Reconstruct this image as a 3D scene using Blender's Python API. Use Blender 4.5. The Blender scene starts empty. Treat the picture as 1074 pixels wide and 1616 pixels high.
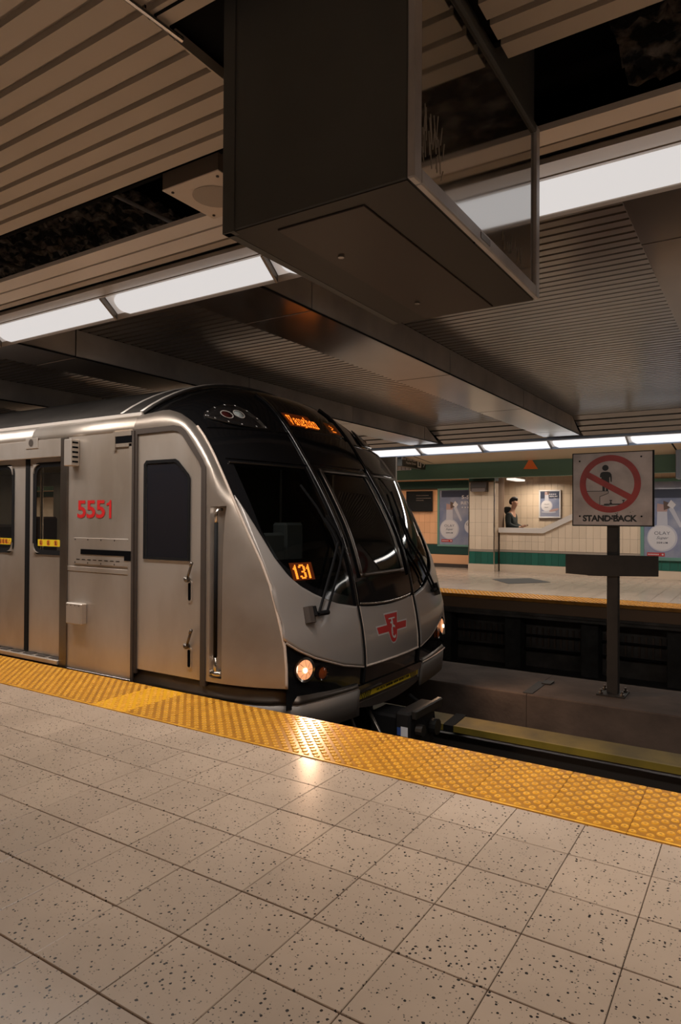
import bpy, math, random
from mathutils import Vector, Matrix
random.seed(7)
C = bpy.context.scene.collection
# ------------------------------------------------------------------ camera
f_px = 1051.3; yaw, pitch, roll = (math.radians(a) for a in (32.5163, 0.5669, 0.3332))
H = 1.3364
fw = Vector((-math.sin(yaw)*math.cos(pitch), math.cos(yaw)*math.cos(pitch), math.sin(pitch)))
r0 = Vector((math.cos(yaw), math.sin(yaw), 0)); u0 = r0.cross(fw)
rr = r0*math.cos(roll)+u0*math.sin(roll); uu = -r0*math.sin(roll)+u0*math.cos(roll)
cd = bpy.data.cameras.new('camera'); cam = bpy.data.objects.new('camera', cd); C.objects.link(cam)
cd.sensor_fit = 'VERTICAL'; cd.sensor_height = 36; cd.lens = f_px/1616*36; cd.clip_start = .05
cam.matrix_world = Matrix(((rr.x, uu.x, -fw.x, 0), (rr.y, uu.y, -fw.y, 0), (rr.z, uu.z, -fw.z, H), (0, 0, 0, 1)))
bpy.context.scene.camera = cam
# ------------------------------------------------------------------ world, exposure, lights
w = bpy.data.worlds.new('world'); bpy.context.scene.world = w; w.use_nodes = True
w.node_tree.nodes['Background'].inputs[0].default_value = (.9, .8, .7, 1)
w.node_tree.nodes['Background'].inputs[1].default_value = .05
vs = bpy.context.scene.view_settings
vs.view_transform = 'Standard'; vs.look = 'None'; vs.gamma = 1; vs.use_curve_mapping = False; vs.exposure = 0
WARM = (1, .915, .83)
def area(name, loc, sx, sy, power, col=WARM, spread=120, rot=(0, 0, 0)):
    l = bpy.data.lights.new(name, 'AREA'); l.shape = 'RECTANGLE'; l.size = sx; l.size_y = sy
    l.energy = power; l.color = col; l.spread = math.radians(spread)
    o = bpy.data.objects.new(name, l); C.objects.link(o); o.location = loc; o.rotation_euler = rot; return o
# the fluorescent tubes of each trough, shining down through the lens
area('near_trough_light', (-5, 2.99, 2.70), 26, .14, 225)
area('near_trough_light', (-5, 3.13, 2.712), 26, .06, 95, rot=(math.radians(46), 0, 0))
area('far_trough_light', (-14, 12.26, 2.66), 46, .2, 350)
area('far_trough_light', (-5, 12.16, 2.69), 26, .12, 90, rot=(math.radians(-38), 0, 0))
area('rear_trough_light', (-5, -2.6, 2.64), 26, .45, 235)
area('landing_light', (-5.2, 17.75, 2.38), .7, .2, 22, col=(1, .85, .68), spread=170)
area('far_wall_fill', (-15, 15.3, 2.62), 44, .3, 480, spread=150)  # added fill without a fixture, unseen behind the bulkhead, brightens the far walls
area('recess_light', (-8, 16.6, 2.48), 3, .3, 16, col=(1, .72, .5), spread=150)
# ------------------------------------------------------------------ materials
MATS = {}
def mat(name, col, rough=.5, metal=0, emit=None, es=0, noise=None, bump=None, spec=None, coat=0, ior=None, var=0, crough=.06):
    if name in MATS: return MATS[name]
    m = bpy.data.materials.new(name); m.use_nodes = True; nt = m.node_tree; b = nt.nodes['Principled BSDF']
    c4 = (*col, 1)
    b.inputs['Base Color'].default_value = c4; b.inputs['Roughness'].default_value = rough; b.inputs['Metallic'].default_value = metal
    if spec is not None: b.inputs['Specular IOR Level'].default_value = spec
    if ior: b.inputs['IOR'].default_value = ior
    if coat: b.inputs['Coat Weight'].default_value = coat; b.inputs['Coat Roughness'].default_value = crough
    if emit: b.inputs['Emission Color'].default_value = (*emit, 1); b.inputs['Emission Strength'].default_value = es
    tc = nt.nodes.new('ShaderNodeTexCoord')
    last = None
    if noise:                                   # (scale, dark colour, low, high [,stretch])
        n = nt.nodes.new('ShaderNodeTexNoise'); n.inputs['Scale'].default_value = noise[0]; n.inputs['Detail'].default_value = 6
        if len(noise) > 4:
            mp = nt.nodes.new('ShaderNodeMapping'); mp.inputs['Scale'].default_value = noise[4]
            nt.links.new(tc.outputs['Object'], mp.inputs[0]); nt.links.new(mp.outputs[0], n.inputs['Vector'])
        else: nt.links.new(tc.outputs['Object'], n.inputs['Vector'])
        r = nt.nodes.new('ShaderNodeValToRGB'); r.color_ramp.elements[0].position = noise[2]; r.color_ramp.elements[1].position = noise[3]
        r.color_ramp.elements[0].color = (*noise[1], 1); r.color_ramp.elements[1].color = c4
        nt.links.new(n.outputs['Fac'], r.inputs[0]); last = r.outputs[0]
    if var:
        oi = nt.nodes.new('ShaderNodeObjectInfo'); hs = nt.nodes.new('ShaderNodeHueSaturation')
        mr = nt.nodes.new('ShaderNodeMapRange'); mr.inputs[3].default_value = 1-var; mr.inputs[4].default_value = 1+var
        nt.links.new(oi.outputs['Random'], mr.inputs[0]); nt.links.new(mr.outputs[0], hs.inputs['Value'])
        if last: nt.links.new(last, hs.inputs['Color'])
        else: hs.inputs['Color'].default_value = c4
        last = hs.outputs[0]
    if last: nt.links.new(last, b.inputs['Base Color'])
    if bump:                                    # (scale, strength, distance)
        n = nt.nodes.new('ShaderNodeTexNoise'); n.inputs['Scale'].default_value = bump[0]; n.inputs['Detail'].default_value = 5
        nt.links.new(tc.outputs['Object'], n.inputs['Vector'])
        bp = nt.nodes.new('ShaderNodeBump'); bp.inputs['Strength'].default_value = bump[1]; bp.inputs['Distance'].default_value = bump[2]
        nt.links.new(n.outputs['Fac'], bp.inputs['Height']); nt.links.new(bp.outputs[0], b.inputs['Normal'])
    MATS[name] = m; return m
def glass(name, tint, refl_ior=1.5, trans=.6, rough=.02):
    m = bpy.data.materials.new(name); m.use_nodes = True; nt = m.node_tree; nt.nodes.remove(nt.nodes['Principled BSDF'])
    out = nt.nodes['Material Output']; t = nt.nodes.new('ShaderNodeBsdfTransparent'); t.inputs[0].default_value = (*[c*trans for c in tint], 1)
    g = nt.nodes.new('ShaderNodeBsdfGlossy'); g.inputs['Roughness'].default_value = rough; g.inputs[0].default_value = (.9, .9, .9, 1)
    lw = nt.nodes.new('ShaderNodeLayerWeight'); lw.inputs[0].default_value = .5; pw = nt.nodes.new('ShaderNodeMath'); pw.operation = 'POWER'; pw.inputs[1].default_value = 4.2
    ma = nt.nodes.new('ShaderNodeMath'); ma.operation = 'MULTIPLY_ADD'; f0 = ((refl_ior-1)/(refl_ior+1))**2; ma.inputs[1].default_value = 1-f0; ma.inputs[2].default_value = f0
    nt.links.new(lw.outputs['Facing'], pw.inputs[0]); nt.links.new(pw.outputs[0], ma.inputs[0])
    mx = nt.nodes.new('ShaderNodeMixShader'); nt.links.new(ma.outputs[0], mx.inputs[0]); nt.links.new(t.outputs[0], mx.inputs[1]); nt.links.new(g.outputs[0], mx.inputs[2])
    nt.links.new(mx.outputs[0], out.inputs[0]); return m
def terrazzo(name, base, chip, grey, rough):
    m = bpy.data.materials.new(name); m.use_nodes = True; nt = m.node_tree; b = nt.nodes['Principled BSDF']; N = nt.nodes.new; L = nt.links.new
    tc = N('ShaderNodeTexCoord'); oi = N('ShaderNodeObjectInfo')
    geo = N('ShaderNodeNewGeometry')
    def chips(scale, thr, rnd):
        v = N('ShaderNodeTexVoronoi'); v.inputs['Scale'].default_value = scale; v.inputs['Randomness'].default_value = 1
        L(geo.outputs['Position'], v.inputs['Vector'])
        n = N('ShaderNodeTexNoise'); n.inputs['Scale'].default_value = scale*2.2; L(geo.outputs['Position'], n.inputs['Vector'])
        ad = N('ShaderNodeMath'); ad.operation = 'MULTIPLY_ADD'; ad.inputs[1].default_value = .35; L(n.outputs['Fac'], ad.inputs[0]); L(v.outputs['Distance'], ad.inputs[2])
        # only some of the cells carry a chip, of varied size
        se = N('ShaderNodeSeparateColor'); L(v.outputs['Color'], se.inputs[0])
        mr = N('ShaderNodeMapRange'); mr.inputs[1].default_value = rnd; mr.inputs[2].default_value = 1; mr.inputs[3].default_value = .1; mr.inputs[4].default_value = thr
        L(se.outputs[0], mr.inputs[0])
        c = N('ShaderNodeMath'); c.operation = 'LESS_THAN'; L(ad.outputs[0], c.inputs[0]); L(mr.outputs[0], c.inputs[1]); return c.outputs[0]
    nz = N('ShaderNodeTexNoise'); nz.inputs['Scale'].default_value = 2.2; nz.inputs['Detail'].default_value = 5; L(geo.outputs['Position'], nz.inputs['Vector'])
    rp = N('ShaderNodeValToRGB'); rp.color_ramp.elements[0].position = .3; rp.color_ramp.elements[1].position = .75
    rp.color_ramp.elements[0].color = (*[c*.82 for c in base], 1); rp.color_ramp.elements[1].color = (*base, 1); L(nz.outputs['Fac'], rp.inputs[0])
    hs = N('ShaderNodeHueSaturation'); mr = N('ShaderNodeMapRange'); mr.inputs[3].default_value = .93; mr.inputs[4].default_value = 1.05
    L(oi.outputs['Random'], mr.inputs[0]); L(mr.outputs[0], hs.inputs['Value']); L(rp.outputs[0], hs.inputs['Color'])
    m1 = N('ShaderNodeMix'); m1.data_type = 'RGBA'; L(chips(95, .46, .15), m1.inputs[0]); L(hs.outputs[0], m1.inputs[6]); m1.inputs[7].default_value = (*grey, 1)
    m2 = N('ShaderNodeMix'); m2.data_type = 'RGBA'; L(chips(64, .51, .28), m2.inputs[0]); L(m1.outputs[2], m2.inputs[6]); m2.inputs[7].default_value = (*chip, 1)
    L(m2.outputs[2], b.inputs['Base Color']); b.inputs['Roughness'].default_value = rough
    return m
M_TERR = terrazzo('terrazzo', (.53, .41, .315), (.03, .026, .024), (.17, .14, .12), .24)
M_GROUT = mat('grout', (.05, .033, .022), .9)
M_YEL = mat('tactile_yellow', (.47, .20, .014), .42, noise=(7, (.31, .125, .01), .3, .62), var=.08)
M_YELB = mat('tactile_yellow_clean', (.80, .40, .012), .38)
M_YELT = mat('tactile_dome_top', (.84, .43, .04), .42, noise=(9, (.64, .30, .025), .3, .6), var=.06)
M_CONC = mat('dark_concrete', (.10, .092, .086), .85, noise=(3, (.05, .046, .043), .35, .7), bump=(14, .5, .02))
M_CURB = mat('curb_concrete', (.115, .088, .074), .9, spec=.2, noise=(2.5, (.06, .046, .04), .3, .7), bump=(25, .4, .01))
M_BLACKISH = mat('blackish_mottled', (.04, .039, .038), .9, noise=(6, (.02, .02, .02), .3, .7))  # near-black matte with random mottling
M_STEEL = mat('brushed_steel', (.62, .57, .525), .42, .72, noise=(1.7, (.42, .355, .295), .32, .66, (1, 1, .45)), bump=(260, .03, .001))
M_STEELD = mat('dark_steel', (.22, .20, .18), .42, 1, noise=(2, (.16, .13, .11), .3, .6))
M_SILVER = mat('silver_paint', (.42, .385, .365), .30, .35, coat=.5)
M_SILVER2 = mat('silver_cab_paint', (.48, .43, .39), .38, .75, noise=(2.2, (.38, .32, .27), .3, .65))
M_TRIM = mat('tan_trim', (.40, .32, .26), .55, .2)
M_BLK = mat('gloss_black', (.008, .008, .009), .09, 0, coat=.6)
M_RUB = mat('rubber', (.05, .038, .032), .6)
M_RUBB = mat('black_rubber', (.010, .010, .011), .7, spec=.1)
M_ROOF = mat('roof_grey', (.075, .068, .063), .75, spec=.15, noise=(2, (.05, .045, .042), .3, .7))
M_CREAM = mat('cream_trim', (.60, .50, .43), .5, 0)
M_CHROME = mat('chrome', (.7, .66, .62), .18, 1)
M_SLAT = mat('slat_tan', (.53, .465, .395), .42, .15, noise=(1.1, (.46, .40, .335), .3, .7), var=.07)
M_SLATL = mat('lit_slat_pale_trim', (.80, .74, .69), .35, .2)  # lamp sheen on the ledge slats put into the colour; also pale trim
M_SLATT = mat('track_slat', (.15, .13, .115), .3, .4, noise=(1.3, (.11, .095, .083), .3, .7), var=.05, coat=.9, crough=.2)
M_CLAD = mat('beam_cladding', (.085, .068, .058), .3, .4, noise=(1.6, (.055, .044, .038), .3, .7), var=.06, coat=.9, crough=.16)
M_CLADS = mat('beam_side_lit', (.52, .49, .465), .5, 0, noise=(1.9, (.30, .28, .265), .3, .7), var=.08)  # cladding again, paler to stand in for light missing on the beam sides
M_VOID = mat('void_black', (.014, .014, .014), .95, spec=0)
M_SLOT = mat('slot_black', (.006, .006, .007), .95, spec=0)
M_ROCK = mat('rough_insulation', (.60, .49, .40), .95, noise=(13, (.03, .027, .024), .48, .72), bump=(11, 1, .06))
M_LENS = mat('lamp_lens', (.2, .2, .2), .5, emit=(1, .965, .95), es=.66)
M_LENSF = mat('lamp_lens_far', (.8, .8, .8), .5, emit=(.93, .96, 1), es=.95)
M_REFL = mat('lamp_reflector', (.75, .74, .73), .3, .2, emit=(1, .96, .94), es=.22)  # faint emission stands in for tube light falling on the plate
M_LIP = mat('lamp_lip', (.42, .35, .29), .45, .4)
M_BLUELIP = mat('lamp_blue_lip', (.35, .42, .55), .35, .3)
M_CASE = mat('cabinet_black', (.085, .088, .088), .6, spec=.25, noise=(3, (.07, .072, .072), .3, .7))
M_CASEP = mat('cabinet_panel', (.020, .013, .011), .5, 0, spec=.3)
M_CASEB = mat('cabinet_underside_shaded', (.018, .017, .016), .55, 0, spec=.3)  # casing black again, darkened in colour to offset bounced floor light underneath
M_CFRAME = mat('cabinet_frame', (.50, .49, .51), .42, .2, noise=(6, (.33, .32, .33), .3, .7))
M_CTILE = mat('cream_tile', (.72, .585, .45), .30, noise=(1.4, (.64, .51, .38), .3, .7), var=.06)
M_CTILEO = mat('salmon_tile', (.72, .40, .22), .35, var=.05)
M_GTILE = mat('green_tile', (.018, .115, .085), .28, var=.12)
M_GREEN = mat('green_paint', (.13, .27, .225), .5, noise=(1, (.11, .235, .195), .3, .7))
M_DGREEN = mat('dark_green_paint', (.012, .05, .042), .4)
M_WGROUT = mat('wall_grout', (.20, .13, .085), .9)
M_SIGNW = mat('sign_white', (.52, .455, .44), .55, noise=(5, (.37, .32, .305), .35, .65))
M_SIGNR = mat('sign_red', (.34, .03, .026), .5, noise=(9, (.26, .025, .02), .35, .6))
M_INK = mat('sign_ink', (.014, .016, .017), .6)
M_GREYINK = mat('sign_grey_ink', (.30, .27, .255), .6)
M_POST = mat('post_brown', (.034, .031, .029), .65, spec=.2, noise=(8, (.023, .021, .020), .3, .7))
M_WHITE = mat('white_print', (.62, .60, .60), .5)
M_ORANGE = mat('orange_sign', (1, .24, .05), .5)
M_LED = mat('amber_led', (.1, .03, 0), .5, emit=(1, .21, .018), es=2.5)
M_LEDG = mat('amber_glow_screen', (.05, .012, .002), .4, emit=(1, .14, .015), es=.045)
M_RED = mat('red_decal', (.55, .018, .02), .4)
M_HEAD = mat('headlamp_glow', (.5, .28, .15), .3, emit=(1, .40, .17), es=.85)
M_HEADC = mat('headlamp_core', (.9, .9, .9), .3, emit=(1, .86, .7), es=9)
M_AMBER = mat('amber_lens', (.10, .02, .006), .12, emit=(1, .2, .04), es=.03, coat=.5)
M_DKLENS = mat('dark_lens', (.02, .018, .018), .08, coat=.5)
M_COVER = mat('yellow_board', (.21, .15, .03), .65, noise=(2.5, (.10, .075, .022), .35, .65))
M_COVER2 = mat('yellow_board_face', (.27, .20, .02), .6, noise=(2.5, (.16, .12, .015), .35, .65))
M_RAIL = mat('rail_steel', (.10, .09, .085), .4, .8)
M_STICK = mat('yellow_sticker', (.75, .55, .02), .5)
M_SKIN = mat('skin', (.50, .28, .19), .55)
M_HAIR = mat('hair', (.012, .009, .008), .6)
M_JACKET = mat('jacket', (.012, .018, .018), .8)
M_JEANS = mat('trousers', (.02, .022, .03), .8)
M_SPK = mat('speaker_white', (.66, .57, .49), .5)
M_SPKG = mat('speaker_grille', (.40, .345, .295), .6, bump=(400, .6, .002))
M_FTILE = terrazzo('far_terrazzo', (.44, .35, .275), (.25, .195, .15), (.32, .26, .205), .2)
M_INT = mat('train_interior', (.22, .19, .15), .6)
M_INTD = mat('cab_interior', (.10, .10, .10), .6)
M_SEAT = mat('seat_dark', (.03, .012, .012), .7)
M_SEATY = mat('seat_yellow', (.28, .2, .04), .7)
M_BLUEP = None
G_TRAIN = glass('window_glass', (.96, .95, .92), 1.45, .97)
G_CAB = glass('windshield_glass', (.62, .66, .64), 1.45, .6)
M_DISPG = mat('display_glass', (.10, .09, .075), .07, ior=6.0, noise=(5, (.02, .018, .013), .3, .7))
# ------------------------------------------------------------------ mesh helpers
class MB:
    def __init__(s): s.v = []; s.f = []; s.m = []; s.mats = []
    def mi(s, m):
        if m not in s.mats: s.mats.append(m)
        return s.mats.index(m)
    def quad(s, pts, m=None):
        i = len(s.v); s.v += [tuple(p) for p in pts]; s.f.append(tuple(range(i, i+len(pts)))); s.m.append(s.mi(m) if m else 0); return s
    def box(s, x0, x1, y0, y1, z0, z1, m=None, bev=0):
        k = s.mi(m) if m else 0
        if bev <= 0:
            i = len(s.v)
            s.v += [(x, y, z) for z in (z0, z1) for y in (y0, y1) for x in (x0, x1)]
            for q in ((0, 2, 3, 1), (4, 5, 7, 6), (0, 1, 5, 4), (2, 6, 7, 3), (0, 4, 6, 2), (1, 3, 7, 5)): s.f.append(tuple(i+a for a in q)); s.m.append(k)
        else:                                   # chamfered box: 24 vertices
            b = bev; i = len(s.v); ix = {}
            X = (x0, x1); Y = (y0, y1); Z = (z0, z1)
            for a in (0, 1):
                for c in (0, 1):
                    for d in (0, 1):
                        sx = b if a == 0 else -b; sy = b if c == 0 else -b; sz = b if d == 0 else -b
                        for ax, p in enumerate(((X[a], Y[c]+sy, Z[d]+sz), (X[a]+sx, Y[c], Z[d]+sz), (X[a]+sx, Y[c]+sy, Z[d]))):
                            ix[(a, c, d, ax)] = len(s.v); s.v.append(p)
            def F(l): s.f.append(tuple(ix[q] for q in l)); s.m.append(k)
            for a in (0, 1):
                o = [(0, 0), (1, 0), (1, 1), (0, 1)]
                if a == 0: o = o[::-1]
                F([(a, p, q, 0) for p, q in o]); F([(q, a, p, 1) for p, q in o]); F([(p, q, a, 2) for p, q in o])
            for p in (0, 1):
                for q in (0, 1):
                    fl = (p == q)
                    e = [(0, p, q, 1), (1, p, q, 1), (1, p, q, 2), (0, p, q, 2)]; F(e if fl else e[::-1])
                    e = [(p, 0, q, 0), (p, 0, q, 2), (p, 1, q, 2), (p, 1, q, 0)]; F(e if fl else e[::-1])
                    e = [(p, q, 0, 0), (p, q, 1, 0), (p, q, 1, 1), (p, q, 0, 1)]; F(e if fl else e[::-1])
            for a in (0, 1):
                for c in (0, 1):
                    for d in (0, 1):
                        e = [(a, c, d, 0), (a, c, d, 1), (a, c, d, 2)]; F(e if (a+c+d) % 2 == 0 else e[::-1])
        return s
    def prism(s, poly, ax, a, b, m=None):       # poly in the two other axes, extruded along axis ax from a to b
        k = s.mi(m) if m else 0; n = len(poly); i = len(s.v)
        def P(p, t):
            if ax == 0: return (t, p[0], p[1])
            if ax == 1: return (p[0], t, p[1])
            return (p[0], p[1], t)
        s.v += [P(p, a) for p in poly]+[P(p, b) for p in poly]
        s.f.append(tuple(range(i, i+n))[::-1]); s.m.append(k); s.f.append(tuple(range(i+n, i+2*n))); s.m.append(k)
        for j in range(n): s.f.append((i+j, i+(j+1) % n, i+n+(j+1) % n, i+n+j)); s.m.append(k)
        return s
    def tube(s, pts, r, n=8, m=None, cap=True):
        k = s.mi(m) if m else 0; pts = [Vector(p) for p in pts]; base = len(s.v)
        rs = r if isinstance(r, (list, tuple)) else [r]*len(pts)
        d0 = (pts[1]-pts[0]).normalized(); up = Vector((0, 0, 1)) if abs(d0.z) < .9 else Vector((1, 0, 0)); a = d0.cross(up).normalized()
        for j, p in enumerate(pts):
            d = (pts[min(j+1, len(pts)-1)]-pts[max(j-1, 0)]).normalized(); a = (a-d*a.dot(d)).normalized(); b = d.cross(a)
            for q in range(n): t = 2*math.pi*q/n; s.v.append(tuple(p+(a*math.cos(t)+b*math.sin(t))*rs[j]))
        for j in range(len(pts)-1):
            for q in range(n): s.f.append((base+j*n+q, base+j*n+(q+1) % n, base+(j+1)*n+(q+1) % n, base+(j+1)*n+q)); s.m.append(k)
        if cap: s.f.append(tuple(base+q for q in range(n))[::-1]); s.m.append(k); s.f.append(tuple(base+(len(pts)-1)*n+q for q in range(n))); s.m.append(k)
        return s
    def grid(s, P, m=None, flip=False, skip=None):   # P: rows of points
        k = s.mi(m) if m else 0; i = len(s.v); R = len(P); Q = len(P[0])
        for row in P: s.v += [tuple(p) for p in row]
        for a in range(R-1):
            for b in range(Q-1):
                if skip and skip(a, b): continue
                q = (i+a*Q+b, i+a*Q+b+1, i+(a+1)*Q+b+1, i+(a+1)*Q+b)
                s.f.append(q[::-1] if flip else q); s.m.append(k)
        return s
    def disc(s, fn, n=20, m=None, r0=0.0, r1=1.0, rings=1):   # fn(u,v) unit disc to 3D
        k = s.mi(m) if m else 0; i = len(s.v)
        R = [r0+(r1-r0)*j/rings for j in range(rings+1)]
        for r in R:
            for q in range(n): t = 2*math.pi*q/n; s.v.append(tuple(fn(r*math.cos(t), r*math.sin(t))))
        for j in range(rings):
            for q in range(n):
                s.f.append((i+j*n+q, i+(j+1)*n+q, i+(j+1)*n+(q+1) % n, i+j*n+(q+1) % n)); s.m.append(k)
        return s
ORG = {}
def link(o): C.objects.link(o); return o
def build(name, mb, m=None, parent=None, smooth=False, org=None, kind=None, label=None, cat=None, group=None, solid=0):
    o3 = Vector(org) if org is not None else (ORG[parent.name] if parent else Vector((0, 0, 0)))
    if parent: o3 = ORG[parent.name]
    me = bpy.data.meshes.new(name); me.from_pydata([tuple(Vector(v)-o3) for v in mb.v], [], mb.f)
    ms = mb.mats or [m]
    for q in ms: me.materials.append(q)
    if len(ms) > 1: me.polygons.foreach_set('material_index', mb.m)
    if smooth: me.polygons.foreach_set('use_smooth', [True]*len(me.polygons))
    me.update()
    o = bpy.data.objects.new(name, me); link(o)
    if parent: o.parent = parent
    else: o.location = o3
    ORG[o.name] = o3
    if solid:
        md = o.modifiers.new('solid', 'SOLIDIFY'); md.thickness = solid; md.offset = -1
    tag(o, label, cat, group, kind); return o
def tag(o, label=None, cat=None, group=None, kind=None):
    for k, v in (('label', label), ('category', cat), ('group', group), ('kind', kind)):
        if v: o[k] = v
    return o
def thing(name, loc, label, cat, group=None):
    o = bpy.data.objects.new(name, None); link(o); o.location = loc; o.empty_display_size = .1; ORG[o.name] = Vector(loc); return tag(o, label, cat, group)
def inst(src, name, parent, off):               # same mesh, other place: a child of parent
    o = bpy.data.objects.new(name, src); link(o); o.parent = parent; o.location = Vector(off)-ORG[parent.name]; ORG[o.name] = Vector(off); return o
def mesh_of(mb, name, m):
    me = bpy.data.meshes.new(name); me.from_pydata(mb.v, [], mb.f)
    for q in (mb.mats or [m]): me.materials.append(q)
    if len(mb.mats) > 1: me.polygons.foreach_set('material_index', mb.m)
    return me
def text2d(s, bold=0, shear=0, res=3, spacing=1):
    cu = bpy.data.curves.new('t', 'FONT'); cu.body = s; cu.offset = bold; cu.shear = shear; cu.resolution_u = res; cu.space_character = spacing
    o = bpy.data.objects.new('t', cu); link(o); dg = bpy.context.evaluated_depsgraph_get(); me = bpy.data.meshes.new_from_object(o.evaluated_get(dg))
    vs_ = [(v.co.x, v.co.y) for v in me.vertices]; fs = [tuple(p.vertices) for p in me.polygons]
    bpy.data.objects.remove(o); bpy.data.curves.remove(cu); bpy.data.meshes.remove(me)
    x0 = min(v[0] for v in vs_); x1 = max(v[0] for v in vs_); y0 = min(v[1] for v in vs_); y1 = max(v[1] for v in vs_)
    return [((x-x0)/(x1-x0), (y-y0)/(y1-y0)) for x, y in vs_], fs
def put_text(mb, s, fn, m=None, **k):           # fn(u,v) maps the unit box of the text to 3D
    v, f = text2d(s, **k); i = len(mb.v); mb.v += [tuple(fn(*p)) for p in v]; kk = mb.mi(m) if m else 0
    for q in f: mb.f.append(tuple(i+a for a in q)); mb.m.append(kk)
    return mb
def clip(poly, a, b, c):                        # keep a*x+b*y<=c
    out = []
    for i, p in enumerate(poly):
        q = poly[(i+1) % len(poly)]; dp = a*p[0]+b*p[1]-c; dq = a*q[0]+b*q[1]-c
        if dp <= 0: out.append(p)
        if dp*dq < 0: t = dp/(dp-dq); out.append((p[0]+(q[0]-p[0])*t, p[1]+(q[1]-p[1])*t))
    return out
def project(p):
    d = Vector(p)-Vector((0, 0, H)); z = d.dot(fw)
    if z < .1: return None
    return 537+f_px*d.dot(rr)/z, 808-f_px*d.dot(uu)/z, z
XL, XR = -18.0, 8.0
T = .3048; TX = -1.1862*T; TY = .0314*T
# ================================================================== SETTING
# --- near platform
fl = build('floor', MB().box(XL, XR, -6, 3.66, -.25, -.008), M_GROUT, kind='structure')
fl['label'] = 'near platform floor of speckled beige terrazzo tiles'
tile = mesh_of(MB().box(.0016, T-.0016, .0024, T-.0024, -.02, 0, bev=.002), 'floor_tile', M_TERR)
rest = MB(); cand = []
for i in range(-56, 30):
    for j in range(-19, 10):
        x, y = TX+i*T, TY+j*T
        if x+T > XR or x < XL: continue
        vis = False
        if j >= 1:
            for cx, cy in ((0, 0), (1, 0), (0, 1), (1, 1)):
                q = project((x+cx*T, y+cy*T, 0))
                if q and -30 < q[0] < 1104 and q[1] < 1650: vis = True
        if vis: cand.append((math.hypot(x, y), x, y))
        else: rest.box(x+.0016, x+T-.0016, y+.0024, y+T-.0024, -.02, 0)
cand.sort()
for d, x, y in cand[:298]: inst(tile, 'floor_tile', fl, (x, y, random.uniform(-.0006, .0006)))
for d, x, y in cand[298:]: rest.box(x+.0016, x+T-.0016, y+.0024, y+T-.0024, -.02, 0)
o = build('floor_tile', rest, M_TERR, fl, kind='stuff')
# --- near tactile strip: plates with staggered truncated domes
YI, YO = 3.0576, 3.667
ts = build('tactile_strip', MB().box(XL, XR, YI-.004, YO, -.05, -.006), M_GROUT, kind='structure')
ts['label'] = 'yellow tactile warning strip along the near platform edge'
def plate(m):
    b = MB(); b.box(.0008, .3567, 0, YO-YI, -.03, 0, m, bev=.0025)
    b.box(.0008, .3567, .002, .016, -.002, .004, M_YELT)
    p = .03575; k = 0
    for a in range(10):
        for c in range(16):
            if (a+c) % 2: continue
            x = p*(a+.5); y = .044+p*c
            if y > YO-YI-.02: continue
            i = len(b.v); n = 10
            for r, z in ((.0178, 0), (.0148, .0048), (.0072, .0050), (.0060, .0040)):
                for q in range(n): t = 2*math.pi*q/n; b.v.append((x+r*math.cos(t), y+r*math.sin(t), z))
            k = b.mi(M_YELT)
            for l in range(3):
                for q in range(n): b.f.append((i+l*n+q, i+l*n+(q+1) % n, i+(l+1)*n+(q+1) % n, i+(l+1)*n+q)); b.m.append(k)
            b.f.append(tuple(i+3*n+q for q in range(n))); b.m.append(b.mi(m))
    return mesh_of(b, 'tactile_plate', m)
pl, plb = plate(M_YEL), plate(M_YELB)
n = 0; x = -.5-.3575*48
while x < XR-.36:
    inst(plb if abs(x+4.075) < .05 else pl, 'tactile_plate', ts, (x, YI, random.uniform(-.0008, .0008))); x += .3575
build('platform_wall', MB().box(XL, XR, 3.60, 3.655, -1.15, -.05), M_CONC, kind='structure')
# --- track bed
tb = build('track_bed', MB().box(XL, XR, 3.3, 12.2, -1.35, -1.28), M_BLACKISH, kind='structure')
# ballast and mess on the bed
b = MB(); random.seed(3)
for k in range(2600):
    x = random.uniform(-9, 3); y = random.choice((random.uniform(6.66, 6.91), random.uniform(8.12, 8.76), random.uniform(9.14, 10.26), random.uniform(10.64, 11.2))); s = random.uniform(.02, .06)
    h = random.uniform(.3, 1)*s; i = len(b.v)
    b.v += [(x+s*math.cos(t+random.uniform(-.3, .3)), y+s*math.sin(t), -1.285) for t in (0, 1.2, 2.5, 3.8, 5)]+[(x, y, -1.285+h)]
    for q in range(5): b.f.append((i+q, i+(q+1) % 5, i+5)); b.m.append(0)
build('ballast', b, mat('ballast_stone', (.05, .043, .036), .9, noise=(5, (.02, .017, .015), .3, .7)), kind='stuff', label='loose dark ballast stones between the rails', cat='ballast')
def rail(name, y, label):
    b = MB(); b.prism([(y-.065, -1.28), (y+.065, -1.28), (y+.065, -1.265), (y+.012, -1.25), (y+.012, -1.14), (y+.035, -1.12), (y+.035, -1.085), (y-.035, -1.085), (y-.035, -1.12), (y-.012, -1.14), (y-.012, -1.25), (y-.065, -1.265)], 0, XL, XR)
    build(name, b, M_RAIL, label=label, cat='rail')
rail('running_rail', 4.52, 'steel running rail closest to the near platform edge')
rail('running_rail', 6.02, 'steel running rail of the near track beside the yellow board')
rail('running_rail', 8.95, 'steel running rail of the far track beside the concrete divider')
rail('running_rail', 10.45, 'steel running rail of the far track nearest the far platform')
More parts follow.
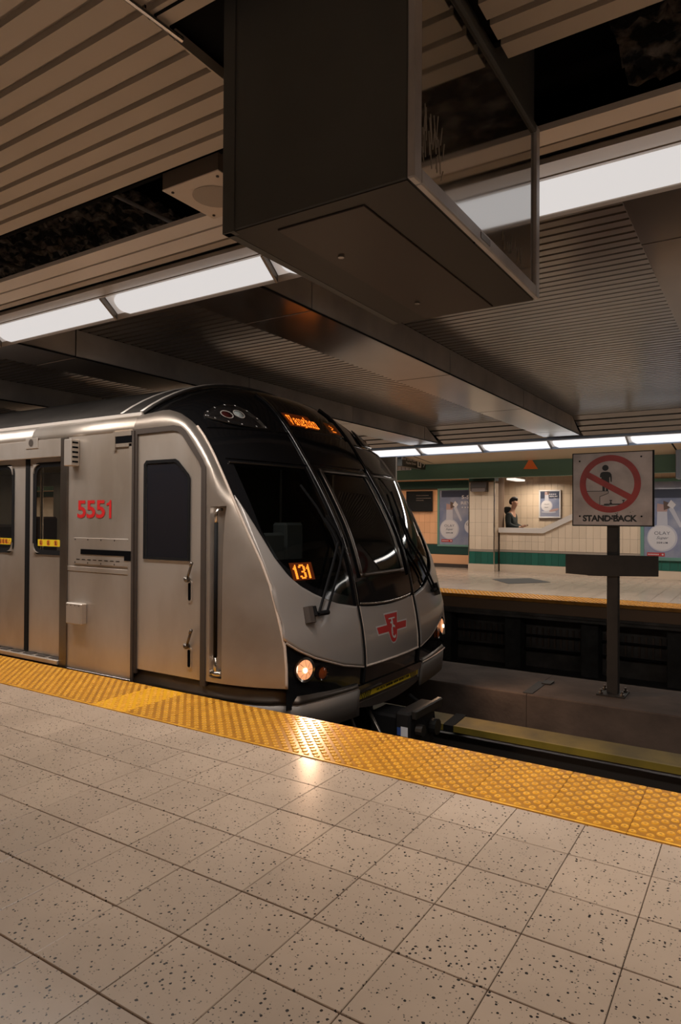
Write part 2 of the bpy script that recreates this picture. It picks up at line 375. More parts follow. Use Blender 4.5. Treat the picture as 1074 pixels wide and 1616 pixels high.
# third rail with yellow cover boards
t = thing('third_rail', (-1, 6.42, -1.28), 'third rail under weathered yellow cover boards beside the near track', 'third rail')
build('conductor_rail', MB().box(XL, XR, 6.36, 6.46, -.98, -.86), M_RAIL, t)
for (a, c) in ((-2.63, XR), (-2.98, -2.74), (XL, -3.05)):
    b = MB(); b.prism([(6.27, -.735), (6.56, -.715), (6.56, -.745), (6.27, -.765)], 0, a, c, M_COVER)
    b.prism([(6.245, -.728), (6.27, -.728), (6.27, -.79), (6.245, -.79)], 0, a, c, M_COVER2)
    build('cover_board', b, M_COVER, t)
for x in (-5.2, -2.69, -.1, 2.4, 5):
    build('bracket', MB().box(x-.04, x+.04, 6.48, 6.56, -1.28, -.78).prism([(6.25, -.733), (6.6, -.706), (6.6, -.78), (6.25, -.80)], 0, x-.055, x+.055), M_RUBB, t)
# centre divider
cu = build('trim_1', MB().prism([(6.99, -1.28), (6.99, -.512), (7.0, -.5), (8.02, -.5), (8.03, -.512), (8.03, -1.28)], 0, XL, -2.125).prism([(6.99, -1.28), (6.99, -.512), (7.0, -.5), (8.02, -.5), (8.03, -.512), (8.03, -1.28)], 0, -2.12, XR), M_CURB, kind='structure')
cu['label'] = 'low dusty concrete divider between the two tracks'
build('joint_plate', MB().box(-2.17, -2.07, 7.02, 7.6, -.5, -.494).box(-2.11, -2.01, 7.5, 7.66, -.494, -.484), M_POST, cu)
# --- far platform edge and slab
fp = build('far_platform', MB().box(-42, XR, 11.34, 21, -.25, -.008), M_WGROUT, kind='structure')
fp['label'] = 'far platform floor of small beige tiles'
b = MB()
for i in range(-137, 26):
    for j in range(0, 21):
        x, y = i*T-.1, 11.97+j*T
        if x < -42 or x > XR-T: continue
        b.quad([(x+.003, y+.003, 0), (x+T-.003, y+.003, 0), (x+T-.003, y+T-.003, 0), (x+.003, y+T-.003, 0)])
build('floor_tile', b, M_FTILE, fp, kind='stuff')
ft = build('far_tactile_strip', MB().box(-42, XR, 11.30, 11.965, -.06, -.003), M_YEL, kind='structure')
ft['label'] = 'yellow tactile strip along the far platform edge'
b = MB()
for i in range(-24*14, 5*14):
    for j in range(9):
        x = i*.0715+(j % 2)*.03575; y = 11.34+j*.0715
        b.prism([(x-.015, y-.015), (x+.015, y-.015), (x+.015, y+.015), (x-.015, y+.015)], 2, -.003, .004)
build('tactile_dome', b, M_YELT, ft, kind='stuff')
pe = build('wall_platform_edge', MB().box(-42, XR, 11.36, 11.45, -.30, -.06).box(-42, XR, 11.9, 12.0, -1.3, -.3).box(-42, XR, 11.40, 11.9, -.36, -.30), M_CONC, kind='structure')
for i in range(-12, 6): build('pier', MB().box(i*1.3, i*1.3+.28, 11.55, 11.9, -1.28, -.36, bev=.01), M_BLACKISH, pe)
b = MB()
for k in range(150):
    x = -11+k*.105; b.box(x, x+.03, 11.87, 11.9, -.88-random.uniform(0, .05), -.58)
build('cable_hanger', b, M_CURB, pe, kind='stuff')
build('cable', MB().tube([(XL-5, 11.83, -.72), (-6, 11.83, -.74), (-2, 11.83, -.7), (XR, 11.83, -.73)], .02), M_RUBB, pe)
build('cable', MB().tube([(XL-5, 11.80, -.95), (-6, 11.8, -.98), (-2, 11.8, -.94), (XR, 11.8, -.98)], .025), M_RUBB, pe)
# --- enclosing shell
build('wall_rear', MB().box(XL, XR, -6.1, -6, -.3, 3.4), mat('rear_wall', (.55, .45, .34), .5), kind='structure')
build('ceiling_slab', MB().box(-42, XR, -6, 21, 3.55, 3.65), M_VOID, kind='structure')
build('wall_tunnel_end', MB().box(-42.1, -42, -6, 21, -1.3, 3.6), M_VOID, kind='structure')
build('wall_end', MB().box(XR, XR+.1, -6, 21, -1.3, 3.6), M_VOID, kind='structure')
# --- tiled walls at the far side
def tiled(name, X0, X1, Y, Z0, Z1, m, tw=.165, th=.33, parent=None, phase=0, clipf=None, gap=.004, thick=.012, vis=None, axis=0):
    c = 0; x = X0+phase
    nx = int(round((X1-X0)/tw)); tw = (X1-X0)/max(nx, 1); nz = max(1, int(round((Z1-Z0)/th))); th = (Z1-Z0)/nz
    sh = {}
    for i in range(nx):
        for j in range(nz):
            poly = [(gap/2, gap/2), (tw-gap/2, gap/2), (tw-gap/2, th-gap/2), (gap/2, th-gap/2)]
            ox, oz = X0+i*tw, Z0+j*th
            if clipf:
                poly = clip([(p[0]+ox, p[1]+oz) for p in poly], *clipf); poly = [(p[0]-ox, p[1]-oz) for p in poly]
                if len(poly) < 3: continue
            key = tuple((round(p[0], 4), round(p[1], 4)) for p in poly)
            if key not in sh:
                bb = MB()
                if axis == 0: bb.prism(poly, 1, 0, -thick)
                else: bb.prism(poly, 0, 0, thick)
                sh[key] = mesh_of(bb, name, m)
            inst(sh[key], name, parent, (ox, Y, oz) if axis == 0 else (Y, ox, oz)); c += 1
    return c
# parapet wall with the sloping stair top; solid wall right of it
slope = (1.561-1.134)/(4.711-3.838)
def ztop(x): return 1.08 if x < -4.68 else min(2.5, 1.08+(x+4.68)*slope)
xs2 = -2.5; zs2 = 1.08+(xs2+4.68)*slope
wb = build('wall_back', MB().prism([(-5.80, -.1), (XR, -.1), (XR, 2.7), (xs2, 2.7), (xs2, zs2), (-4.68, 1.08), (-5.80, 1.08)], 1, 16.79, 16.99), M_WGROUT, kind='structure')
wb['label'] = 'cream tiled stair wall with green band on the far platform'
tiled('wall_tile', -5.80, -4.64, 16.79, .56, 1.0, M_CTILE, parent=wb, tw=.166, th=.22)
tiled('wall_tile', -4.64, -2.5, 16.79, .56, 2.54, M_CTILE, parent=wb, clipf=(-slope, 1, 1.04+4.68*slope), tw=.166)
tiled('wall_tile', -2.5, -1.0, 16.79, .56, 2.54, M_CTILE, parent=wb, tw=.166)
tiled('green_tile', -5.80, -1.0, 16.79, .19, .50, M_GTILE, parent=wb, th=.31)
build('base_course', MB().box(-5.80, XR, 16.765, 16.79, 0, .185), M_CTILE, wb)
build('band_strip', MB().box(-5.80, XR, 16.77, 16.79, .505, .555), M_LIP, wb)
# handrail cap on the parapet
def cap_poly(t, bth):
    return [(-5.82, 1.0), (-4.66, 1.0), (xs2, 1.0+(xs2+4.66)*slope), (xs2, 1.0+(xs2+4.66)*slope+bth+.02), (-4.71, 1.0+bth), (-5.82, 1.0+bth)]
build('stair_rail', MB().prism(cap_poly(0, .125), 1, 16.72, 17.03, mat('rail_cap', (.72, .66, .61), .35, .2)), None, label='broad metal rail capping the stair parapet and rising to the right', cat='rail')
# landing behind
bw = build('wall_stair', MB().box(-7.2, -1.0, 18.42, 18.55, -.1, 2.75), M_WGROUT, kind='structure')
tiled('wall_tile', -6.6, -2.4, 18.42, 1.05, 2.71, M_CTILE, parent=bw, tw=.17, th=.332)
bs = build('wall_landing_side', MB().box(-6.62, -6.52, 17.0, 18.42, -.1, 2.7), M_CTILE, kind='structure')
# column
col = build('column', MB().box(-6.53, -5.86, 16.52, 17.3, -.05, 2.72), M_WGROUT, kind='structure')
col['label'] = 'square cream tiled column with a green band by the stair'
tiled('column_tile', -6.53, -5.86, 16.52, .56, 2.30, M_CTILE, parent=col, tw=.166)
tiled('green_tile', -6.53, -5.86, 16.52, .19, .50, M_GTILE, parent=col, th=.31)
tiled('column_tile', 16.52, 16.8, -5.86, .56, 2.28, M_CTILE, parent=col, tw=.14, axis=1)
tiled('green_tile', 16.52, 16.8, -5.86, .19, .50, M_GTILE, parent=col, th=.31, tw=.14, axis=1)
build('base_course', MB().box(-6.55, -5.84, 16.49, 16.8, 0, .185), M_CTILE, col)
build('band_strip', MB().box(-6.54, -5.845, 16.505, 16.8, .505, .555), M_LIP, col)
build('column_cap', MB().box(-6.54, -5.85, 16.5, 16.8, 2.33, 2.7), M_DGREEN, col)
build('corner_strip', MB().box(-5.87, -5.84, 16.5, 16.53, 0, 2.33).box(-6.55, -6.525, 16.5, 16.53, 0, 2.36), M_CHROME, col)
# recess wall on the left
rw = build('wall_recess', MB().box(-42, -6.53, 17.32, 17.4, -.1, 2.7), M_WGROUT, kind='structure')
rw['label'] = 'tiled recess wall behind the train nose with salmon light'
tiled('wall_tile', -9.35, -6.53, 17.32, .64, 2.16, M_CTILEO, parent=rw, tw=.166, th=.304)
for k in range(30): build('wall_panel', MB().box(-9.36-1.07*(k+1)+.012, -9.36-1.07*k, 17.30, 17.32, .64, 2.17), M_CTILE, rw)
build('green_band', MB().box(-42, -6.53, 17.29, 17.32, 2.2, 2.41), M_DGREEN, rw)
build('green_band', MB().box(-42, -6.53, 17.29, 17.32, .36, .62), M_DGREEN, rw)
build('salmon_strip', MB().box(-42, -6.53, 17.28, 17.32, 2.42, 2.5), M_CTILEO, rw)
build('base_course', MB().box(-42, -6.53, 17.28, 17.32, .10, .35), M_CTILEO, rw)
build('dark_base', MB().box(-42, -6.53, 17.25, 17.32, 0, .095), M_RUB, rw)
# green bulkhead and ceilings over the far platform
gb = build('trim_2', MB().box(-42, XR, 13.6, 13.75, 2.225, 2.62), M_GREEN, kind='structure')
gb['label'] = 'long grey green bulkhead beam over the far platform'
build('trim_3', MB().box(-42, XR, 13.75, 21, 2.66, 2.7), mat('far_soffit', (.30, .22, .15), .6), kind='structure')
fc = build('ceiling_far_platform', MB().quad([(-42, 12.40, 2.70), (XR, 12.40, 2.70), (XR, 13.6, 2.60), (-42, 13.6, 2.60)]), M_VOID, kind='structure')
yy = 12.42
while yy < 13.56:
    z = 2.656-(yy-12.40)*.085
    build('ceiling_slat', MB().prism([(yy, z+.015), (yy+.062, z+.010), (yy+.066, z-.006), (yy+.004, z)], 0, -42, XR, mat('far_slat', (.72, .60, .46), .4, .2)), None, fc); yy += .073
for x in (-6.2, -1.35): build('ceiling_seam', MB().prism([(12.42, 2.652), (13.58, 2.556), (13.58, 2.57), (12.42, 2.665)], 0, x, x+.03), M_RUBB, fc)
# --- near platform ceiling: slats, trim, void, ledge
ZC = H+1.32
ca = build('ceiling', MB().box(XL, XR, -6, 1.86, ZC+.05, ZC+.09), M_VOID, kind='structure'); ca['label'] = 'tan slatted metal ceiling over the near platform'
PIT = .0865; FW = .064
def slat(y, xa, xb, parent, m=M_SLAT):
    b = MB(); z = ZC
    b.prism([(y, z), (y+FW, z), (y+FW, z+.03), (y+FW-.003, z+.03), (y+FW-.003, z+.003), (y+.003, z+.003), (y+.003, z+.03), (y, z+.03)], 0, xa, xb)
    # shadowed web beside the face
    b.quad([(xa, y-.009, z+.020), (xb, y-.009, z+.020), (xb, y, z+.020), (xa, y, z+.020)])
    return build('ceiling_slat', b, m, parent)
YS = 1.337*1.32
k = 0
while True:
    y = YS-FW-k*PIT
    if y < -5.9: break
    if y > 1.20: slat(y, XL, -1.375, ca)
    else: slat(y, XL, -1.375, ca); slat(y, -1.365, XR, ca, M_SLAT)
    k += 1
for k in range(-1, 7):
    y = YS-FW-k*PIT
    if y > 1.20: slat(y, -.62, XR, ca)
build('trim_bar', MB().tube([(-1.372, .85, ZC-.012), (-1.345, 1.29, ZC-.012)], .008), M_CHROME, ca)
build('trim_edge', MB().box(-1.376, -1.37, 1.29, YS, ZC-.004, ZC+.03), M_SLAT, ca)
build('cross_member', MB().box(-1.375, -.62, 1.195, 1.203, ZC-.002, ZC+.05), M_VOID, ca)
# upper slab seen through the opening, rough
vd = build('ceiling_void', MB().box(XL, XR, 1.0, 3.1, 3.30, 3.34).box(XL, XR, 1.80, 1.84, ZC+.05, 3.3), M_VOID, kind='structure'); vd['label'] = 'dark open void above the slatted ceiling'
def rough(xa, xb, ya, yb, z):
    nx = int((xb-xa)/.03); ny = int((yb-ya)/.03); P = []
    for j in range(ny+1): P.append([(xa+(xb-xa)*i/nx, ya+(yb-ya)*j/ny, z-.05*random.random()**2) for i in range(nx+1)])
    return MB().grid(P)
random.seed(5)
build('insulation_patch', rough(-.47, 2.2, 1.9, 2.95, 3.16), M_ROCK, vd, solid=.02, label='crumbling rough insulation patch in the opening right of the cabinet')
build('insulation_patch', rough(-4.9, -2.95, 1.95, 2.9, 3.16), M_ROCK, vd, solid=.02, label='crumbling insulation patch in the opening left of the speaker')
build('conduit', MB().tube([(-3.02, 1.9, 3.1), (-2.98, 3.0, 3.1)], .012), M_SLATL, vd)
build('conduit', MB().tube([(-4.6, 1.9, 3.1), (-4.4, 3.0, 3.1)], .012), M_STEELD, vd)
# ledge slats beside the lamps
le = build('trim_4', MB().box(XL, XR, 2.36, 2.49, ZC+.034, ZC+.06), M_VOID, kind='structure'); le['label'] = 'metal ledge slats running beside the near lamp trough'
def strip(name, y0, y1, z, m, xa=XL, xb=XR, parent=None): return build(name, MB().prism([(y0, z), (y1, z), (y1, z+.022), (y0, z+.022)], 0, xa, xb), m, parent)
strip('ledge_slat', 2.116+.008, 2.225, ZC, M_SLATL, XL, -1.25, le)
strip('ledge_slat', 2.24, 2.345, ZC, M_SLATL, XL, -1.25, le); strip('ledge_slat', 2.262, 2.352, ZC, M_SLATL, -1.25, XR, le)
strip('ledge_slat', 2.362, 2.41, ZC, M_SLAT, XL, XR, le)
fa, fb = (2.475, ZC), (2.955, H+1.50)
def fasc(t0, t1, dz, th): 
    q = lambda t, d: (fa[0]+(fb[0]-fa[0])*t, fa[1]+(fb[1]-fa[1])*t+d)
    return MB().prism([q(t0, dz), q(t1, dz), q(t1, dz+th), q(t0, dz+th)], 0, XL, XR)
build('trough_fascia', fasc(0, .55, 0, .02), M_SLAT, le); build('trough_fascia', fasc(.57, .82, .006, .02), M_SLAT, le); build('trough_fascia', fasc(.84, 1, .001, .02), M_SLAT, le)
build('dark_gap', MB().box(XL, XR, 2.41, 2.475, ZC+.030, ZC+.0335), M_VOID, le)
# --- ceiling over the tracks: slat bays between clad beams
ZT = H+1.70; ZB = H+1.4475
beams = [(2.17, 2.78), (-.55, .06), (-3.27, -2.66), (-5.88, -5.27), (-8.6, -7.99), (-11.3, -10.7), (-14, -13.4)]
cb = build('ceiling_track', MB().box(-42, XR, 3.1, 12.1, ZT+.05, ZT+.1), M_VOID, kind='structure'); cb['label'] = 'dark ceiling over the tracks'
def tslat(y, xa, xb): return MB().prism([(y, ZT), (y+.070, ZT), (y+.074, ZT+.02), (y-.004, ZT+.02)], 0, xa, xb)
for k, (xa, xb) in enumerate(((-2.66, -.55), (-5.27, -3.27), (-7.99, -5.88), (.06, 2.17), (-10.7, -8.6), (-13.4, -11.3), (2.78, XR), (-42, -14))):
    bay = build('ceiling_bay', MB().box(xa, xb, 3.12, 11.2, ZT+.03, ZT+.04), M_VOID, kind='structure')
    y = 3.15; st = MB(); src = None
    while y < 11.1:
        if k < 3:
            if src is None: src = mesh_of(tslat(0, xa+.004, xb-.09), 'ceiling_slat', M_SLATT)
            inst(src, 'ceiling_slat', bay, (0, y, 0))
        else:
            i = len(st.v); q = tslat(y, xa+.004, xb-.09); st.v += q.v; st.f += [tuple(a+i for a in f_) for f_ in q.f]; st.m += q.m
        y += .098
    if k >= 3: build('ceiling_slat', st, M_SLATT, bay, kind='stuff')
    # stepped fascia slats down to the far lamps
    for q in range(4):
        t0 = q/4; ya = 11.18+(12.02-11.18)*t0; za = ZT-.005-(ZT-(H+1.45))*t0
        build('fascia_slat', MB().prism([(ya, za), (ya+.155, za-.048), (ya+.155, za-.03), (ya, za+.018)], 0, xa+.004, xb-.004), M_SLATT, bay)
    build('fascia_back', MB().quad([(xa, 11.16, ZT+.03), (xb, 11.16, ZT+.03), (xb, 12.03, H+1.50), (xa, 12.03, H+1.50)]), M_VOID, bay)
seams = [3.15, 3.79, 6.2, 8.6, 11.12, 11.74]
for (xa, xb) in beams:
    bm = build('ceiling_beam', MB().box(xa+.015, xb-.015, 3.13, 11.2, ZB+.012, ZT+.03), M_VOID, kind='structure')
    bm['label'] = 'boxed metal clad beam crossing over both tracks'
    for i in range(len(seams)-1):
        a, c = seams[i]+.007, seams[i+1]-.007
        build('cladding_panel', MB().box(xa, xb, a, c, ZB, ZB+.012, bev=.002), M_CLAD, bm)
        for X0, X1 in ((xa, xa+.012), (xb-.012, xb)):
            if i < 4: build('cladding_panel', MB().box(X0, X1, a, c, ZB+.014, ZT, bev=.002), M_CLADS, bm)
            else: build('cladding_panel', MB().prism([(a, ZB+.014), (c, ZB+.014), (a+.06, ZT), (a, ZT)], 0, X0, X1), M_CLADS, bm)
    build('end_panel', MB().quad([(xa, 11.74, ZB), (xb, 11.74, ZB), (xb, 11.18, ZT), (xa, 11.18, ZT)]), M_CLAD, bm)
    build('edge_angle', MB().box(xb-.001, xb+.012, 3.15, 11.74, ZB-.004, ZB+.004), M_RUBB, bm)
# --- lamp troughs
def lamp(x0, x1, near, label, group):
    t = thing('ceiling_light', ((x0+x1)/2, 2.84 if near else 12.26, 2.70), label, 'ceiling light', group)
    g = .022
    if near: ya, za, yb, zb = 2.958, H+1.50, 3.085, H+1.395
    else: ya, za, yb, zb = 12.39, H+1.31, 12.09, H+1.44
    def L(y): return za+(zb-za)*(y-ya)/(yb-ya)
    y0, y1 = min(ya, yb), max(ya, yb)
    lx0 = x0+(.09 if near else .08)
    # luminous lens: rounded left end
    n = 8; P = []
    for j in range(n+1):
        y = y0+.003+(y1-y0-.010)*j/n; e = abs(2*j/n-1)**3*.07
        P.append([(lx0+e, y, L(y)+.004), (x1, y, L(y)+.004)])
    build('lens', MB().grid(P, flip=True), M_LENS if near else M_LENSF, t)
    build('reflector', MB().quad([(x0+g, y0, L(y0)+.03), (x0+g, y1, L(y1)+.03), (x1-g, y1, L(y1)+.03), (x1-g, y0, L(y0)+.03)]), M_REFL, t)
    build('divider', MB().prism([(y0-.012, L(y0)-.008), (y1+.002, L(y1)-.012), (y1+.002, L(y1)+.03), (y0-.012, L(y0)+.03)], 0, x0, x0+g*.8), M_STEELD, t)
    build('housing', MB().prism([(y0, L(y0)+.035), (y1, L(y1)+.035), (y1, L(y1)+.12), (y0, L(y0)+.12)], 0, x0+g, x1), M_SLAT, t)
    return t
for k in range(-10, 7):
    x0 = -2.43+1.42*k-(.05 if k == 1 else 0)
    nm = {-3: 'bright near trough lamp, only a sliver at the far left edge of the photo', -2: 'bright near trough lamp, the first whole one at the left edge', -1: 'bright near trough lamp just left of the black cabinet', 0: 'bright near trough lamp mostly hidden behind the black cabinet', 1: 'long bright near trough lamp between the cabinet and the right edge'}.get(k, 'near trough lamp beyond the edges of the picture')
    lamp(x0, -2.43+1.42*(k+1)-(.05 if k == 0 else 0), True, nm, 'lamps of the near trough')
random.seed(9)
for k in range(-8, 7):
    x0 = -2.01+1.312*k
    vis_ = {-4: 'far trough lamp just above the hanging direction sign', -3: 'far trough lamp right above the direction sign arrow end', -2: 'far trough lamp under the end of the nearest clad beam', -1: 'far trough lamp above the orange triangle', 0: 'far trough lamp above the stand back sign', 1: 'far trough lamp at the right edge of the photo'}
    lamp(x0, x0+1.312, False, vis_.get(k, 'far trough lamp hidden by the train or beyond the picture'), 'lamps of the far trough')
lp = build('trim_5', MB().prism([(3.085, H+1.385), (3.12, H+1.402), (3.12, H+1.47), (3.085, H+1.455)], 0, XL, XR), M_LIP, kind='structure'); lp['label'] = 'tan lip edging the near lamp trough'
lp = build('trim_6', MB().prism([(12.05, H+1.425), (12.085, H+1.415), (12.085, H+1.48), (12.05, H+1.48)], 0, -42, XR, M_BLUELIP).prism([(12.392, H+1.295), (12.41, H+1.295), (12.41, H+1.34), (12.392, H+1.34)], 0, -42, XR, M_BLUELIP), None, kind='structure'); lp['label'] = 'bluish lip edging the far lamp trough'
# ================================================================== TRAIN
YC = 5.27; YSD = 3.72
P_ = [(-2.83, -.35), (-2.80, 0), (-2.79, .12), (-2.815, .4), (-2.86, .615), (-2.925, .905), (-3.04, 1.23), (-3.12, 1.39), (-3.25, 1.62), (-3.43, 1.9), (-3.575, 2.11), (-3.72, 2.29), (-3.88, 2.44), (-4.1, 2.56), (-4.4, 2.63)]
E_ = [(-2.95, 3.87, -.35), (-2.92, 3.87, 0), (-2.92, 3.87, .12), (-2.94, 3.87, .4), (-3.0, 3.865, .615), (-3.09, 3.85, .905), (-3.27, 3.825, 1.25), (-3.35, 3.815, 1.4), (-3.47, 3.81, 1.62), (-3.64, 3.81, 1.9), (-3.78, 3.82, 2.06), (-3.90, 3.825, 2.14), (-4.02, 3.83, 2.195), (-4.18, 3.83, 2.22), (-4.4, 3.82, 2.20)]
SC = [p[1] for p in P_]
def cr(x, ys):
    xs = SC; x = min(max(x, xs[0]), xs[-1]); i = 0
    while i < len(xs)-2 and xs[i+1] < x: i += 1
    h = xs[i+1]-xs[i]; t = (x-xs[i])/h
    def m(k):
        if k <= 0: return (ys[1]-ys[0])/(xs[1]-xs[0])
        if k >= len(xs)-1: return (ys[-1]-ys[-2])/(xs[-1]-xs[-2])
        a = (ys[k]-ys[k-1])/(xs[k]-xs[k-1]); b = (ys[k+1]-ys[k])/(xs[k+1]-xs[k]); ha = xs[k]-xs[k-1]; hb = xs[k+1]-xs[k]
        return (a*hb+b*ha)/(ha+hb)
    return (2*t**3-3*t*t+1)*ys[i]+(t**3-2*t*t+t)*h*m(i)+(-2*t**3+3*t*t)*ys[i+1]+(t**3-t*t)*h*m(i+1)
EX = [e[0] for e in E_]; EY = [e[1] for e in E_]; EZ = [e[2] for e in E_]; PX = [p[0] for p in P_]
def halfw(s): return YC-cr(s, EY)
def S0(y, s):
    xe = cr(s, EX); ye = halfw(s); ze = cr(s, EZ); xc = cr(s, PX); t = min(abs(y)/ye, 1)
    return Vector((xc+(xe-xc)*t**3, YC+y, s+(ze-s)*t**2.4))
def SN(y, s):
    a = S0(y+.004, s)-S0(y-.004, s); b = S0(y, s+.004)-S0(y, s-.004); n = a.cross(b)
    if n.length < 1e-9: return Vector((1, 0, 0))
    n.normalize(); return n if n.x > 0 or n.z > .5 else -n
def S(y, s, off=0): return S0(y, s)+SN(y, s)*off
def lerp(tab, x):                               # piecewise linear table
    if x <= tab[0][0]: return tab[0][1]
    for (a, b), (c, d) in zip(tab, tab[1:]):
        if x <= c: return b+(d-b)*(x-a)/(c-a)
    return tab[-1][1]
train = thing('subway_train', (-8, YC, -1.085), 'stainless steel subway train with black glass nose marked 5551 and run 131', 'train')
def patch(name, y0, y1, lo, hi, m, off=.004, ny=14, ns=14, parent=None, thick=.012, smooth=True, **k):
    """a panel on the nose between y0..y1 and lo(y)..hi(y), standing proud by off, with turned-in edges"""
    lo = lo if callable(lo) else (lambda y, v=lo: v); hi = hi if callable(hi) else (lambda y, v=hi: v)
    b = MB(); G = []
    for i in range(ny+1):
        y = y0+(y1-y0)*i/ny; G.append([S(y, lo(y)+(hi(y)-lo(y))*j/ns, off) for j in range(ns+1)])
    b.grid(G)
    loop = [G[i][0] for i in range(ny+1)]+[G[ny][j] for j in range(1, ns+1)]+[G[i][ns] for i in range(ny-1, -1, -1)]+[G[0][j] for j in range(ns-1, 0, -1)]
    cen = sum(loop, Vector())/len(loop)
    nrm = (G[1][0]-G[0][0]).cross(G[0][1]-G[0][0]); nrm = nrm if nrm.x > 0 else -nrm; nrm.normalize()
    i0 = len(b.v); b.v += [tuple(p) for p in loop]+[tuple(p-nrm*thick) for p in loop]; n = len(loop)
    for q in range(n): b.f.append((i0+q, i0+(q+1) % n, i0+n+(q+1) % n, i0+n+q)); b.m.append(0)
    return build(name, b, m, parent or train, smooth=smooth, **k)
def sline(pts, off=.006, sub=8):                # smooth polyline on the nose through (y,s) points
    out = []
    for i in range(len(pts)-1):
        for j in range(sub): t = j/sub; out.append(S(pts[i][0]*(1-t)+pts[i+1][0]*t, pts[i][1]*(1-t)+pts[i+1][1]*t, off))
    out.append(S(*pts[-1], off)); return out
BORD = [(.50, .600), (.53, .605), (.79, .655), (.92, .70), (1.05, .756), (1.16, .817), (1.25, .895), (1.32, 1.016), (1.36, 1.17), (1.40, 1.33), (1.44, 1.5)]
BY = [(b[0], b[1]) for b in BORD]
LOW = [(0, .105), (.53, .123), (.81, .183), (.97, .235), (1.134, .292), (1.284, .364), (1.41, .445)]
BLO = [(0, -.06), (.6, -.026), (1.1, .044), (1.40, .095)]
# black moulded mask under everything, open behind the panes
ys = sorted({round(v, 4) for v in [-1.0+2.0*i/40 for i in range(41)]})
yabs = [-1, -.96, -.915, -.85, -.7, -.58, -.47, -.40, -.33, -.262, -.18, -.09, 0, .09, .18, .262, .33, .40, .47, .58, .7, .85, .915, .96, 1]
srow = [-.06, 0, .06, .12, .25, .4, .5, .615, .72, .80, .88, .95, 1.02, 1.15, 1.3, 1.45, 1.6, 1.74, 1.80, 1.9, 2.0, 2.1, 2.2, 2.3, 2.38, 2.46, 2.53, 2.58, 2.61, 2.625]
G = [[S(yv*halfw(s), s, -.004) for yv in yabs] for s in srow]
def skipf(a, c):
    s0, s1 = srow[a], srow[a+1]; y0, y1 = yabs[c], yabs[c+1]
    if .88 <= s0 and s1 <= 1.74 and y0 >= -.262-1e-6 and y1 <= .262+1e-6: return True
    if 1.02 <= s0 and s1 <= 1.74 and (y0 >= .47-1e-6 and y1 <= .915+1e-6 or y1 <= -.47+1e-6 and y0 >= -.915-1e-6): return True
    return False
build('nose_mask', MB().grid(G, skip=skipf, flip=True), M_BLK, train, smooth=True, label='glossy black moulded nose mask')
# silver panels of the nose
for sg in (-1, 1):
    ya, yb = (.535, 1.445)
    f0 = lambda y: lerp(LOW, abs(y)); f1 = lambda y: lerp(BY, min(abs(y), 1.40))
    a, c = (-yb, -ya) if sg < 0 else (ya, yb)
    b = MB(); N = 30; G = []
    for i in range(N+1):
        y = (a+(c-a)*i/N)
        hi = lerp(BY, abs(y)); lo = lerp(LOW, abs(y))
        row = []
        for j in range(25):
            s = lo+(hi-lo)*j/24
            yy_ = math.copysign(min(abs(y), halfw(s)-.002), y); row.append(S(yy_, s, .006))
        G.append(row)
    b.grid(G); build('nose_panel', b, M_SILVER, train, smooth=True, solid=.012)
patch('nose_panel', -.485, .485, lambda y: .118-.008*math.cos(y*3), lambda y: .572+.13*y*y, M_SILVER, .006, label='silver centre panel carrying the red emblem')
# cream trim lines
pts = [(v, lerp(LOW, v)) for v in (.53, .67, .81, .97, 1.134, 1.284, 1.39)]
for sg in (-1, 1): build('trim_line', MB().tube(sline([(sg*a, b-.004) for a, b in pts], .010), .0095, 6), M_CREAM, train)
for sg in (-1, 1): build('trim_line', MB().tube(sline([(sg*a, b) for a, b in [(.485, .606), (.485, .118)]], .008), .006, 5), M_CREAM, train)
build('trim_line', MB().tube(sline([(-.485, .118), (-.25, .112), (0, .11), (.25, .112), (.485, .118)], .010), .009, 6), M_CREAM, train)
# seams either side of the emergency door: raised gloss ribs over a dark joint
for sg in (-1, 1):
    build('door_seam', MB().tube(sline([(sg*.51, s) for s in (-.03, .12, .3, .6)], .006), .014, 6), M_RUBB, train, smooth=True)
    build('mask_rib', MB().tube(sline([(sg*.515, s) for s in (.60, .8, 1.0, 1.2, 1.4, 1.6, 1.8, 2.0, 2.2, 2.4, 2.5)], .006), .016, 6), M_BLK, train, smooth=True)
# gloss bulges: belt lip below the door window
def bulge(y0, y1, s, r, h):
    pts = [(y0+(y1-y0)*i/14, s(y0+(y1-y0)*i/14)) for i in range(15)]
    return MB().tube(sline(pts, h, 2), r, 8)
build('belt_lip', bulge(-.47, .47, lambda y: .60+.12*y*y, .010, .006), M_CHROME, train, smooth=True)
patch('belt_panel', -.48, .48, lambda y: .612+.12*y*y, lambda y: .79+.05*y*y, M_BLK, .014)
for sg in (-1, 1): build('belt_lip', MB().tube(sline([(sg*a, b) for a, b in BORD[:9]], .006, 4), .008, 6), M_BLK, train, smooth=True)
